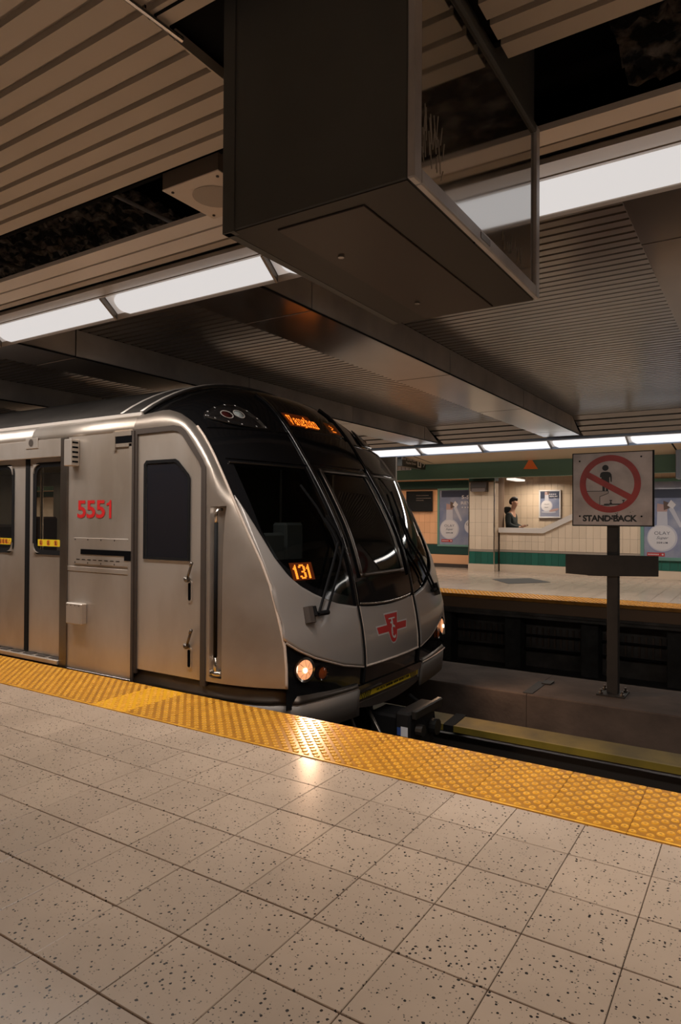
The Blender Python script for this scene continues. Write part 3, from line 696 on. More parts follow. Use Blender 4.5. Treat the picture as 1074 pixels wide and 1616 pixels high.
# panes
patch('windshield_pane', -1.335, -.60, lambda y: lerp([(.6, .70), (1.0, .80), (1.2, .93), (1.3, 1.05), (1.37, 1.4)], abs(y)), 1.765, G_CAB, .001, thick=.0015, label='big left windshield pane with orange 131 behind it')
patch('windshield_pane', .60, 1.335, lambda y: lerp([(.6, .70), (1.0, .80), (1.2, .93), (1.3, 1.05), (1.37, 1.4)], abs(y)), 1.765, G_CAB, .001, thick=.0015, label='far side windshield pane mirroring a lamp')
patch('windshield_pane', -.385, .385, .85, 1.76, G_CAB, .004, thick=.004, label='emergency door pane')
def frame_on(y0, y1, s0, s1, wd, m, off=.008, nm='pane_frame'):
    b = MB()
    for a, c, d, e in ((y0, y1, s0, s0+wd), (y0, y1, s1-wd, s1)):
        b.grid([[S(a+(c-a)*i/10, d+(e-d)*j/2, off) for j in range(3)] for i in range(11)])
    for a, c in ((y0, y0+wd), (y1-wd, y1)):
        b.grid([[S(a+(c-a)*i/2, s0+(s1-s0)*j/12, off) for j in range(13)] for i in range(3)])
    return build(nm, b, m, train, smooth=True, solid=.012)
frame_on(-.40, .40, .835, 1.775, .035, M_STEELD)
for sg in (-1, 1): build('pane_frame', MB().tube(sline([(sg*1.37, 1.765), (sg*.6, 1.765)], .006), .007, 5), M_STEELD, train)
for s in (1.80, 2.10): build('visor_line', MB().tube(sline([(-1.38+.0*s, s), (-1.0, s), (-.53, s)], .0), .006, 5), M_BLK, train); build('visor_line', MB().tube(sline([(.53, s), (1.0, s), (1.38, s)], .0), .006, 5), M_BLK, train)
patch('visor_panel', -.46, .46, 1.82, 2.11, M_BLK, .010)
# destination display with dot matrix lettering
dsp = patch('destination_display', -.455, .455, lambda y: 2.165-.01, 2.325, M_BLK, .005, label='destination display reading Vaughan in orange')
patch('display_glow', -.43, -.02, 2.18, 2.31, M_LEDG, .007, parent=dsp, thick=.002)
patch('display_glow', .22, .43, 2.18, 2.29, mat('amber_glow_dim', (.04, .01, .002), .4, emit=(1, .2, .02), es=.035), .007, parent=dsp, thick=.002)
GL = {'V': ['11101110', '01000100', '01000100', '01000100', '00101000', '00101000', '00010000', '00010000'],
 'a': ['000000', '000000', '011100', '100010', '011110', '100010', '100110', '011011'],
 'u': ['0000000', '0000000', '1100110', '0100010', '0100010', '0100010', '0100110', '0011011'],
 'g': ['000000', '000000', '011011', '100110', '011100', '100000', '011110', '100010', '011100'],
 'h': ['1100000', '0100000', '0101100', '0110010', '0100010', '0100010', '0100010', '1110111'],
 'n': ['0000000', '0000000', '1101100', '0110010', '0100010', '0100010', '0100010', '1110111'],
 '1': ['0010', '0110', '1110', '0110', '0110', '0110', '0110', '0110', '0110'], '3': ['011110', '110011', '000011', '000011', '001110', '000011', '000011', '110011', '011110'],
 '>': ['10000', '01100', '00010', '01100', '10000', '00000', '11111', '00000']}
def dots(s, fn, px, py, fill=.92):
    b = MB(); x = 0
    for ch in s:
        g = GL[ch]
        for r, row in enumerate(g):
            for c, v in enumerate(row):
                if v == '1':
                    X0, Y0 = (x+c)*px, -r*py; b.quad([fn(X0, Y0-py*fill), fn(X0+px*fill, Y0-py*fill), fn(X0+px*fill, Y0), fn(X0, Y0)])
        x += len(g[0])+1
    return b
build('led_lettering', dots('Vaughan', lambda a, c: S(-.405+a, 2.285+c, .011), .0084, .0118), M_LED, dsp)
build('led_lettering', dots('>', lambda a, c: S(.28+a, 2.262+c, .011), .014, .010), mat('amber_led_dim', (.1, .03, 0), emit=(1, .22, .02), es=1.4), dsp)
# run number 131 behind the left pane
rn = patch('run_number_display', -1.24, -.86, .845, 1.01, M_BLK, -.002, label='run number display reading 131 in orange')
patch('display_glow', -1.205, -.985, .862, .99, M_LEDG, .0068, parent=rn, thick=.002)
build('led_lettering', dots('131', lambda a, c: S(-1.185+a, .975+c, .0085), .0108, .0115), M_LED, rn)
# marker lamp clusters on the roof corners
for sg in (-1, 1):
    def mk(u, v, off=.008, sg=sg): return S(sg*(-1)*(-1.05+u) if sg > 0 else (-1.05+u), 2.265+v, off)
    out = [(-.27, .0), (-.22, .055), (-.12, .10), (0, .12), (.10, .10), (.18, .03), (.23, -.06), (.26, -.155), (.15, -.155), (.0, -.14), (-.12, -.11), (-.22, -.06)]
    b = MB(); G = []
    for r in (0, .35, .7, 1): G.append([mk(-.02+(p[0]+.02)*r, -.02+(p[1]+.02)*r) for p in out+[out[0]]])
    mc = build('marker_lamp_cluster', b.grid(G), M_DKLENS, train, smooth=True, solid=.01, label='eye shaped marker lamp cover with rivets')
    for (cx, cz, r, m) in ((-.07, -.01, .045, mat('marker_red', (.045, .008, .008), .1, coat=.5)), (.05, -.01, .042, mat('marker_clear', (.50, .56, .56), .15, .3, coat=.6))):
        lb = MB().disc(lambda u, v: mk(cx+u*r, cz+v*r, .012+.016*(1-min(1, u*u+v*v))), 18, m, 0, 1, 4)
        lb.disc(lambda u, v: mk(cx+u*r, cz+v*r, .016), 18, M_SLATL, 1.02, 1.2)
        build('marker_lamp', lb, None, mc, smooth=True)
    rv = MB()
    for p, q in zip(out, out[1:]+out[:1]):
        x, z = p[0]*.93, p[1]*.93; rv.disc(lambda u, v: mk(x+u*.008, z+v*.008, .018-.004*(u*u+v*v)), 8)
    build('rivet', rv, M_WHITE, mc, kind='stuff')
    build('cover_edge', MB().tube([mk(a_, c_, .008) for a_, c_ in out+[out[0]]], .004, 5), M_STEELD, mc)
# headlamps and indicators
for sg in (-1, 1):
    for (cy, cz, r, core) in ((1.235, .214, .074, True), (1.055, .161, .044, False)):
        fn = lambda u, v, k=0, cy=cy, cz=cz, r=r: S(sg*cy+u*r, cz+v*r, .010+k)
        hb = MB().disc(lambda u, v: fn(u, v, .014*max(0, u*u+v*v-.9)), 26, M_CHROME if core else M_BLK, .98, 1.22, 2)
        hl = build('headlamp' if core else 'indicator_lamp', hb, None, train, smooth=True, label=('glowing round headlamp' if core else 'dark amber indicator lamp'))
        if core:
            build('lamp_lens', MB().disc(lambda u, v: fn(u, v, .014*(1-u*u-v*v)), 26, None, 0, 1, 5), M_HEAD, hl, smooth=True)
            build('lamp_bulb', MB().disc(lambda u, v: fn(u*.24-.2, v*.24, .020), 14), M_HEADC, hl)
            b = MB()
            for q in range(8): t = q*math.pi/4; b.tube([fn(.3*math.cos(t), .3*math.sin(t), .014), fn(.95*math.cos(t), .95*math.sin(t), .004)], .0018, 4)
            build('lamp_facet', b, M_TRIM, hl)
        else: build('lamp_lens', MB().disc(lambda u, v: fn(u, v, .014*(1-u*u-v*v)), 22, None, 0, 1, 4), M_AMBER, hl, smooth=True)
        build('lamp_rim', MB().disc(lambda u, v: fn(u, v, .002), 26, None, 1.22, 1.30), M_DKLENS, hl)
    l = bpy.data.lights.new('headlamp_beam', 'SPOT'); l.energy = 48; l.spot_size = math.radians(168); l.spot_blend = .8; l.color = (1, .62, .38); l.shadow_soft_size = .05
    lo = link(bpy.data.objects.new('headlamp_beam', l)); lo.location = S(sg*1.235, .214, .05); lo.rotation_euler = (math.radians(78), 0, math.radians(-90))
# emblem
em = MB(); q = lambda u, v, o: S(u, .372+v, o)
def eg(poly, m, o, sub=1):
    em.quad([q(a, c, o) for a, c in poly], m)
wing = lambda s, e: [(s*(.055-e*.2), -.012-e*.7), (s*(.262+e), .008-e), (s*(.262+e), .055+e), (s*(.055-e*.2), .035+e)]
for s in (-1, 1):
    for e, m, o in ((.012, M_WHITE, .0075), (0, M_RED, .0085)):
        w_ = [(s*.06, -.030-e), (s*(.255+e), -.030-e), (s*(.275+e*1.3), .028+e), (s*.06, .028+e)]
        eg(w_, m, o)
for e, m, o in ((.013, M_WHITE, .0095), (0, M_RED, .0105)):
    sh = [(-.118-e, .118+e), (.118+e, .118+e), (.066+e*.8, -.075), (.045+e*.5, -.112-e*.6), (.02, -.128-e), (-.02, -.128-e), (-.045-e*.5, -.112-e*.6), (-.066-e*.8, -.075)]
    eg(sh, m, o)
put_text(em, 'T', lambda u, v: q(-.058+.116*u, .015+.068*v, .0118), M_WHITE, bold=.015)
put_text(em, 'T', lambda u, v: q(-.036+.050*u, -.055+.105*v, .0122), M_WHITE, bold=.01)
put_text(em, 'C', lambda u, v: q(-.036+.076*u, -.098+.118*v, .0122), M_WHITE, bold=.015)
build('emblem', em, None, train, label='red and white shield emblem with wings')
# wipers
for sg in (-1, 1):
    wp = build('wiper', MB().box(0, .001, 0, .001, 0, .001), M_RUBB, train, label='folded windshield wiper with twin arms') if False else None
    A = lambda y, s, o: S(sg*y, s, o)
    b = MB(); b.tube([A(1.10, .655, .02), A(1.105, .585, .03)], .042, 8, M_RUBB); b.tube([A(1.06, .60, .045), A(.95, .60, .045)], .02, 8, M_RUBB); b.tube([A(1.13, .66, .012), A(1.14, .54, .02)], .05, 8, M_RUB)
    wp = build('wiper', b, None, train, label='windshield wiper with twin arms and long blade')
    build('wiper_arm', MB().tube([A(1.06, .60, .05), A(.80, .95, .055), A(.655, 1.115, .055), A(.665, 1.20, .05), A(.69, 1.32, .04)], .012, 6), M_RUBB, wp)
    build('wiper_arm', MB().tube([A(.97, .60, .05), A(.72, .93, .055), A(.585, 1.10, .055), A(.60, 1.2, .05), A(.66, 1.34, .04)], .011, 6), M_RUBB, wp)
    build('wiper_blade', MB().tube([A(.79, 1.60, .028), A(.72, 1.42, .032), A(.66, 1.2, .032), A(.64, .98, .028)], .011, 6), M_RUBB, wp)
# nose lower edge, bumper and striker with yellow label
patch('bumper_bar', -.60, .60, -.10, -.035, M_BLK, .012)
bp = patch('bumper_recess', -.565, .565, -.205, -.095, M_STEELD, -.012)
patch('bumper_lip', -.58, .58, lambda y: -.275+.06*y*y*3, -.185, M_RUB, .0)
lb = MB()
lb.grid([[S(-.56+1.12*i/20, -.158+.058*j, -.004) for j in range(2)] for i in range(21)], M_STICK)
for k in range(12):
    for s0 in (-.555, .40):
        if s0 > 0 and k > 4: continue
        y = s0+k*.028
        if s0 < 0 and k > 6: continue
        d = .02 if s0 < 0 else -.02
        lb.quad([S(y, -.158, -.001), S(y+.013, -.158, -.001), S(y+.013+d, -.10, -.001), S(y+d, -.10, -.001)], M_BLK)
random.seed(8); y = -.26
while y < .33:
    q_ = random.uniform(.012, .03); lb.quad([S(y, -.138, -.001), S(y+q_, -.138, -.001), S(y+q_, -.119, -.001), S(y, -.119, -.001)], M_RUBB); y += q_+random.choice((.007, .009, .022))
build('warning_label', lb, None, bp, label='yellow warning label with black stripes')
# skirts: upper recess strip and lower flared silver panel
pl_ = [(-4.38, 3.735), (-3.9, 3.735), (-3.6, 3.74), (-3.35, 3.765), (-3.15, 3.81), (-3.05, 3.86), (-3.0, 3.915)]
def skirt_path(mir, s=-.05):
    p = [(a, c) for a, c in pl_]
    for i in range(13): y = -1.30+(1.30-.585)*i/12; v = S0(y, s); p.append((v.x, v.y))
    return [(a, (2*YC-c) if mir else c) for a, c in p]
for mir in (0, 1):
    p = skirt_path(mir); n = len(p)
    ctr = lambda q, k: (q[0]-k, q[1]+(k if not mir else -k))
    rows = []
    for j, (z0, k) in enumerate(((.095, .02), (.05, .015), (.0, -.005), (-.03, -.02))):
        rows.append([(x-(k if x > -3.0 else k*.2), y+(k*(1 if not mir else -1)), (z0 if i < 6 else z0-(.10 if j < 2 else .02)*(i-5)/n*1.2)) for i, (x, y) in enumerate(p)])
    build('skirt_recess', MB().grid(rows), M_STEELD, train, smooth=True, solid=.01)
    rows = []
    for z0, k in ((-.035, -.012), (-.12, -.008), (-.25, 0)):
        rows.append([(x-(k if x > -3.0 else k*.2), y+(k*(1 if not mir else -1)), z0-(.03*(i-6)/n if i > 6 else 0)) for i, (x, y) in enumerate(p)])
    build('skirt_panel', MB().grid(rows), mat('skirt_grey', (.20, .18, .165), .5, .3), train, smooth=True, solid=.02)
    build('trim_line', MB().tube([(x+.02 if x > -3 else x, y-(.02 if not mir else -.02), -.028-(.03*(i-6)/n if i > 6 else 0)) for i, (x, y) in enumerate(p[2:], 2)], .007, 5), M_CREAM, train)
# cab side skin wrapping from the nose edge back to the cab door frame
LOOP = {2.06: (-3.765, 1.93), 2.14: (-3.84, 2.0), 2.195: (-3.945, 2.045), 2.22: (-4.1, 2.047), 2.2: (-4.4, 2.047)}
rowsE = []; 
for s in (.10, .135, .25, .4, .55, .7, .85, 1.0, 1.15, 1.3, 1.42, 1.50, 1.58):
    rowsE.append((Vector((cr(s, EX), cr(s, EY), cr(s, EZ))), Vector((-3.585, YSD, s))))
for s, I in ((1.70, (-3.59, 1.70)), (1.80, (-3.62, 1.77)), (1.9, (-3.665, 1.835)), (2.0, (-3.715, 1.905)), (2.11, (-3.775, 1.975)), (2.20, (-3.83, 2.015)), (2.29, (-3.88, 2.04)), (2.38, (-3.95, 2.047)), (2.44, (-4.0, 2.048)), (2.52, (-4.1, 2.048)), (2.56, (-4.17, 2.048)), (2.63, (-4.4, 2.048))):
    rowsE.append((Vector((cr(s, EX), cr(s, EY), cr(s, EZ))), Vector((I[0], YSD, I[1]))))
for mir in (0, 1):
    G = []
    for k, (E, I) in enumerate(rowsE):
        row = []; L = E.x-I.x
        if k <= 10: ts_ = [0, .045/L, .165/L]
        else: ts_ = [0, .22, .5]
        t2 = ts_[2]; ts_ += [t2+(1-t2)*q for q in (.2, .4, .6, .75, .87, .95, 1)]
        for t in ts_:
            p = I.lerp(E, t)
            if k <= 10: p.y = YSD+(E.y-YSD)*max(0, (t-.1)/.9)**2
            else:
                # rolled shoulder: bulges outward between frame and edge
                p.y = YSD+(E.y-YSD)*t**2.2-(.012*math.sin(math.pi*min(1, t*1.1)) if t < .9 else 0)
                p.z += .018*math.sin(math.pi*t)*(1 if k > 17 else .4)
                p.x += .012*math.sin(math.pi*t)
            row.append((p.x, (2*YC-p.y) if mir else p.y, p.z))
        G.append(row)
    rec = lambda a, c: 1 <= a < 10 and c == 1
    build('cab_side_skin', MB().grid(G, flip=bool(mir), skip=rec if not mir else None), M_SILVER2, train, smooth=True, label='smooth silver cab side shell with rolled edge')
    edge = [(e[0].x, (2*YC-e[0].y) if mir else e[0].y, e[0].z) for e in rowsE]
    build('edge_trim', MB().tube(edge[:18], .011, 6), M_CREAM, train, smooth=True)
    if not mir:
        rows = []
        a = [G[k][1] for k in range(1, 11)]; c = [G[k][2] for k in range(1, 11)]
        for t in (0, .12, .3, .5, .7, .88, 1): rows.append([(p[0]*(1-t)+r[0]*t, p[1]*(1-t)+r[1]*t+.055*math.sin(math.pi*t)**.6, p[2]) for p, r in zip(a, c)])
        bb = MB().grid(rows, flip=True)
        for rr_ in (0, -1): bb.quad([r[rr_] for r in rows])
        gr = build('grab_recess', bb, M_SILVER2, train, smooth=True)
        xm = -3.478
        build('grab_rail', MB().tube([(xm+.01, 3.775, 1.40), (xm, 3.735, 1.395), (xm-.004, 3.725, 1.36), (xm-.004, 3.725, 1.30)], .013, 8, M_CHROME).tube([(xm-.004, 3.725, 1.30), (xm-.004, 3.725, .29)], .0145, 8, M_RUBB).tube([(xm-.004, 3.725, .29), (xm-.004, 3.725, .20), (xm, 3.735, .175), (xm, 3.775, .17)], .013, 8, M_CHROME).tube([(xm-.045, 3.73, .16), (xm+.045, 3.735, .165)], .022, 8, M_CHROME), None, gr, smooth=True)
# cab door and its frame
def loopframe(out, inn, y, m, name, parent, depth=.02):
    b = MB(); n = len(out)
    b.quad
    for i in range(n-1):
        b.quad([(out[i][0], y, out[i][1]), (out[i+1][0], y, out[i+1][1]), (inn[i+1][0], y, inn[i+1][1]), (inn[i][0], y, inn[i][1])])
        b.quad([(inn[i][0], y, inn[i][1]), (inn[i+1][0], y, inn[i+1][1]), (inn[i+1][0], y+depth, inn[i+1][1]), (inn[i][0], y+depth, inn[i][1])])
        b.quad([(out[i][0], y, out[i][1]), (out[i+1][0], y, out[i+1][1]), (out[i+1][0], y+depth, out[i+1][1]), (out[i][0], y+depth, out[i][1])])
    return build(name, b, m, parent)
FO = [(-3.575, .06), (-3.582, 1.725), (-3.62, 1.785), (-3.80, 2.015), (-3.85, 2.05), (-3.93, 2.065), (-4.40, 2.062), (-4.40, .06)]
FI = [(-3.628, .06), (-3.628, 1.712), (-3.655, 1.765), (-3.84, 1.985), (-3.88, 2.012), (-3.94, 2.024), (-4.352, 2.020), (-4.352, .06)]
loopframe(FO, FI, 3.712, M_RUB, 'cab_door_gasket', train, .035)
dr = build('cab_door', MB().prism([(a, c) for a, c in [(-3.630, .095)]+FI[1:7]+[(-4.350, .095)]], 1, 3.728, 3.76), M_STEEL, train, label='steel cab side door with chamfered corner')
W = [(-4.25, 1.02), (-4.25, 1.76), (-4.235, 1.775), (-3.925, 1.775), (-3.895, 1.76), (-3.785, 1.66), (-3.775, 1.635), (-3.775, 1.02)]
Wo = [(-4.275, 1.0), (-4.275, 1.77), (-4.245, 1.80), (-3.915, 1.80), (-3.88, 1.783), (-3.765, 1.672), (-3.75, 1.64), (-3.75, 1.0)]
cw = build('window', MB().prism(W, 1, 3.7275, 3.729), mat('cab_window_dark', (.012, .013, .018), .06, coat=.3), dr, label='dark cab door window')
b = MB()
for i in range(len(W)):
    j = (i+1) % len(W); b.quad([(Wo[i][0], 3.722, Wo[i][1]), (Wo[j][0], 3.722, Wo[j][1]), (W[j][0], 3.724, W[j][1]), (W[i][0], 3.724, W[i][1])])
build('window_gasket', b, M_RUBB, dr, solid=.006)
build('sill', MB().box(-4.27, -3.755, 3.718, 3.728, .995, 1.005), M_CHROME, dr)
for z in (.86, .345):
    build('latch_handle', MB().tube([(-3.765, 3.722, z), (-3.765, 3.70, z), (-3.755, 3.69, z+.01)], .022, 8).tube([(-3.757, 3.70, z), (-3.70, 3.69, z+.125)], .010, 6).tube([(-3.712, 3.69, z+.105), (-3.695, 3.688, z+.135)], .013, 6), M_STEELD, dr, smooth=True)
    k = MB(); n = 20; sl = lambda r, w_: [(-3.752+r*math.cos(t)*1, z-.095+(w_ if math.sin(t) > 0 else -w_)+r*math.sin(t)) for t in [2*math.pi*q_/n for q_ in range(n)]]
    k.prism(sl(.026, .06), 1, 3.722, 3.73, M_STEEL); k.prism(sl(.013, .055), 1, 3.7185, 3.7215, M_SLOT); build('key_slot', k, None, dr)
build('cab_sill_step', MB().box(-4.40, -3.6, 3.75, 3.80, -.10, .09), M_RUBB, train)
# straight body side
def panel(x0, x1, z0, z1, y=YSD, m=M_STEEL, nm='side_panel', d=.03, bev=.003, **k): return build(nm, MB().box(x0, x1, y, y+d, z0, z1, bev=bev), m, train, **k)
up = panel(-5.262, -4.402, .905, 2.052); lo_ = panel(-5.262, -4.402, 0.0, .855)
panel(-5.262, -4.402, .858, .902, YSD-.004)
panel(-5.262, -4.402, -.012, -.002, YSD-.012, M_CHROME, 'sill_strip')
panel(-5.262, -4.43, -.25, -.014, YSD+.02, M_STEELD, 'skirt_panel')
# corner post with fittings by the cab
build('post_strip', MB().box(-4.445, -4.402, 3.706, 3.72, .03, 1.95), M_STEEL, train)
build('dark_seam', MB().box(-4.40, -4.375, 3.70, 3.715, -.02, 2.05), M_RUB, train)
vt = build('vent_bracket', MB().box(-4.64, -4.41, 3.70, 3.72, 2.015, 2.055).box(-4.64, -4.61, 3.70, 3.72, 1.90, 2.015).box(-4.61, -4.41, 3.706, 3.72, 1.925, 1.955), M_STEEL, train)
build('slot', MB().box(-4.608, -4.412, 3.704, 3.7195, 1.957, 2.013), M_SLOT, vt)
# small speaker box, riveted plate with slot, hatch box, number
bx = build('side_lamp_box', MB().box(-5.205, -5.105, 3.63, 3.72, 1.785, 2.02, bev=.006), M_STEEL, train, label='small raised side lamp box')
b = MB()
for k in range(5): b.box(-5.1048, -5.10, 3.645, 3.70, 1.815+k*.042, 1.83+k*.042)
build('slot', b, M_SLOT, bx)
pt_ = build('hinged_plate', MB().box(-5.165, -4.41, 3.708, 3.72, .925, 1.155, bev=.002), M_STEEL, train)
build('slot', MB().box(-5.06, -4.40, 3.704, 3.7085, 1.012, 1.057).box(-4.49, -4.40, 3.704, 3.7085, .975, 1.012), M_SLOT, pt_)
b = MB()
for k in range(8): b.box(-5.12+k*.075, -5.075+k*.075, 3.706, 3.7082, .963, .969)
build('slit', b, M_SLOT, pt_)
b = MB()
for k in range(5):
    for z in (1.14, .938): b.disc(lambda u, v: (-5.14+k*.175+u*.008, 3.7065, z+v*.008), 8)
build('rivet', b, M_RUB, pt_)
ht = build('hatch_box', MB().box(-5.20, -4.985, 3.66, 3.72, .40, .585, bev=.008), M_STEEL, train)
b = MB()
for k in range(4): b.disc(lambda u, v: (-5.18+k*.055+u*.006, 3.6585, .565+v*.006), 8)
build('rivet', b, M_RUB, ht)
nb = MB(); put_text(nb, '555', lambda u, v: (-5.128+.375*u, 3.7165, 1.328+.155*v), bold=.022, spacing=.93)
nb.quad([(x, 3.7165, z) for x, z in ((-4.700, 1.328), (-4.672, 1.328), (-4.672, 1.483), (-4.692, 1.483), (-4.700, 1.466))]); nb.quad([(x, 3.7165, z) for x, z in ((-4.700, 1.466), (-4.735, 1.452), (-4.735, 1.434), (-4.700, 1.442))])
build('car_number', nb, M_RED, train, label='red car number 5551')
# shoulder roll, gutter, roof along the straight body
XR2 = -4.402
prof = [(3.72, 2.052), (3.722, 2.09), (3.735, 2.13), (3.765, 2.17), (3.80, 2.195)]
for mir in (0, 1):
    mY = (lambda y: 2*YC-y) if mir else (lambda y: y)
    for (a, c) in ((-5.82, XR2), (-9.5, -5.825), (-16, -9.505)):
        build('shoulder_panel', MB().grid([[(a, mY(y), z), (c, mY(y), z)] for y, z in prof], flip=bool(mir)), M_STEEL if not mir else M_SILVER2, train, smooth=True, solid=.01)
    build('gutter', MB().box(-16, XR2, min(mY(3.80), mY(3.83)), max(mY(3.80), mY(3.83)), 2.195, 2.22), M_SLATL, train)
rf = []
for i in range(25):
    t = -1+2*i/24; rf.append((YC+t*1.45, 2.21+.42*(1-abs(t)**2.4)))
build('roof', MB().grid([[(-16, y, z), (-4.38, y, z)] for y, z in rf], flip=True), M_ROOF, train, smooth=True, solid=.02)
for x in (-4.67, -4.42): build('roof_ring', MB().tube([(x, y, z+.008) for y, z in rf], .022, 6), M_SLATL, train, smooth=True)
# door bays
def leaf(x0, x1, wx0, wx1, stick):
    """sliding door leaf: steel sheet with a rounded window"""
    y = 3.775; z0, z1 = .055, 1.965; a, c, d, e = wx0, wx1, 1.0, 1.83; r = .085
    ring = []
    for cx, cz, t0 in ((c-r, e-r, 0), (a+r, e-r, 90), (a+r, d+r, 180), (c-r, d+r, 270)):
        for q_ in range(7): t = math.radians(t0+q_*15); ring.append((cx+r*math.cos(t), cz+r*math.sin(t)))
    b = MB(); n = len(ring)
    R4 = lambda X0, X1, Z0, Z1: b.quad([(X0, y, Z0), (X1, y, Z0), (X1, y, Z1), (X0, y, Z1)])
    R4(x0, x1, z0, d); R4(x0, x1, e, z1); R4(x0, a, d, e); R4(c, x1, d, e)
    for k_, cn in enumerate(((c, e), (a, e), (a, d), (c, d))):
        arc = ring[k_*7:k_*7+7]
        for p, q_ in zip(arc, arc[1:]): b.quad([(cn[0], y, cn[1]), (p[0], y, p[1]), (q_[0], y, q_[1])])
    lf = build('door_leaf', b, M_STEEL, train, solid=.02, label='sliding steel door leaf with rounded window')
    def ringg(s0, s1, y0, y1, m, nm):
        cx, cz = (a+c)/2, (d+e)/2; bb = MB(); sc = lambda p, s: (p[0]+(s if p[0] > cx else -s), p[1]+(s if p[1] > cz else -s))
        for i in range(n):
            j = (i+1) % n; P0, P1, Q0, Q1 = sc(ring[i], s0), sc(ring[j], s0), sc(ring[i], s1), sc(ring[j], s1)
            bb.quad([(P0[0], y0, P0[1]), (P1[0], y0, P1[1]), (Q1[0], y1, Q1[1]), (Q0[0], y1, Q0[1])])
        return build(nm, bb, m, lf, solid=.006)
    ringg(.016, -.028, 3.766, 3.773, M_RUBB, 'window_gasket')
    build('window_pane', MB().prism(ring, 1, 3.782, 3.785), G_TRAIN, lf)
    if stick:
        sb = MB(); sx0, sx1 = a+.05, c-.03; sb.box(sx0, sx1, 3.779, 3.7815, 1.062, 1.125, M_STICK)
        for k_ in range(4):
            cx = sx0+.05+(sx1-sx0-.09)*k_/3
            if k_ < 3: sb.disc(lambda u, v: (cx+u*.026, 3.7785, 1.094+v*.026), 14, M_RED, .72, 1); sb.quad([(cx-.012, 3.778, 1.08), (cx+.008, 3.778, 1.08), (cx+.008, 3.778, 1.108), (cx-.008, 3.778, 1.108)], M_RUBB); sb.quad([(cx-.02, 3.7775, 1.108), (cx-.016, 3.7775, 1.112), (cx+.02, 3.7775, 1.080), (cx+.016, 3.7775, 1.076)], M_RED)
            else: sb.quad([(cx-.026, 3.778, 1.074), (cx+.026, 3.778, 1.074), (cx, 3.778, 1.118)], M_RED); sb.quad([(cx-.015, 3.7775, 1.079), (cx+.015, 3.7775, 1.079), (cx, 3.7775, 1.106)], M_STICK)
        build('sticker', sb, None, lf, label='yellow strip of round safety pictograms')
    return lf
def bay(xc):                                    # xc: meeting line of the two leaves
    leaf(xc+.036, xc+.64, xc+.11, xc+.62, True); leaf(xc-.60, xc-.036, xc-.56, xc-.235+.0, True) if xc > -6.5 else leaf(xc-.60, xc-.036, xc-.52, xc-.11, False)
    build('door_gasket', MB().box(xc-.036, xc+.036, 3.765, 3.79, .055, 1.965, bev=.01), M_RUBB, train)
    build('door_post', MB().box(xc+.60, xc+.70, 3.705, 3.80, -.02, 2.05, bev=.004), M_STEELD, train)
    build('door_post', MB().box(xc-.70, xc-.60, 3.705, 3.80, -.02, 2.05, bev=.004), M_STEELD, train)
    build('door_header', MB().box(xc-.60, xc+.60, 3.715, 3.75, 1.885, 2.05, bev=.003), M_STEEL, train)
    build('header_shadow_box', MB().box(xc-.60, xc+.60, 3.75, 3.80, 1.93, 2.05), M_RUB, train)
    ind = build('door_indicator', MB().box(xc+.06, xc+.25, 3.706, 3.716, 1.975, 2.075, bev=.003), M_STEEL, train)
    build('indicator_lamp', MB().disc(lambda u, v: (xc+.15+u*.035, 3.703, 2.03+v*.035), 16), M_RUB, ind)
    th = build('threshold', MB().box(xc-.60, xc+.60, 3.69, 3.80, .005, .045, bev=.004), M_STEEL, train)
    b = MB()
    for k in range(6): build('tread', MB().box(xc-.57+k*.2, xc-.44+k*.2, 3.72, 3.78, .045, .052), M_RUB, th)
    build('skirt_panel', MB().box(xc-.70, xc+.70, 3.74, 3.78, -.25, 0), M_STEELD, train)
bay(-5.96)
# next body module with a saloon window, then another door bay
panel(-8.4, -6.662, -.01, 1.0); panel(-8.4, -6.662, 1.86, 2.052); panel(-8.4, -8.1, 1.0, 1.86); panel(-6.95, -6.662, 1.0, 1.86)
sw = build('saloon_window', MB().box(-8.1, -6.95, 3.735, 3.74, 1.0, 1.86), G_TRAIN, train)
build('window_gasket', MB().box(-8.12, -6.93, 3.712, 3.72, .98, 1.0).box(-8.12, -6.93, 3.712, 3.72, 1.86, 1.88).box(-8.12, -8.1, 3.712, 3.72, 1.0, 1.86).box(-6.95, -6.93, 3.712, 3.72, 1.0, 1.86), M_RUBB, sw)
bay(-9.1)
panel(-16, -9.8, -.01, 2.052)
panel(-16, -6.66, -.25, -.012, YSD+.02, M_STEELD, 'skirt_panel')
# far side, plain
fs = build('far_side_wall', MB().box(-16, -4.4, 6.79, 6.82, -.25, .95).box(-16, -4.4, 6.79, 6.82, 1.85, 2.06).box(-16, -11, 6.79, 6.82, .95, 1.85).box(-10, -9, 6.79, 6.82, .95, 1.85).box(-7.6, -6.9, 6.79, 6.82, .95, 1.85).box(-5.2, -4.4, 6.79, 6.82, .95, 1.85).box(-4.4, -3.58, 6.79, 6.82, .05, 2.05), M_STEEL, train)
for x0, x1 in ((-11, -10), (-9, -7.6), (-6.9, -5.2)): build('window_pane', MB().box(x0, x1, 6.80, 6.805, .95, 1.85), G_TRAIN, fs)
build('underframe', MB().box(-16, -3.2, 4.0, 6.5, -.35, -.2).box(-16, -3.3, 4.7, 5.8, -.7, -.35), M_BLACKISH, train)
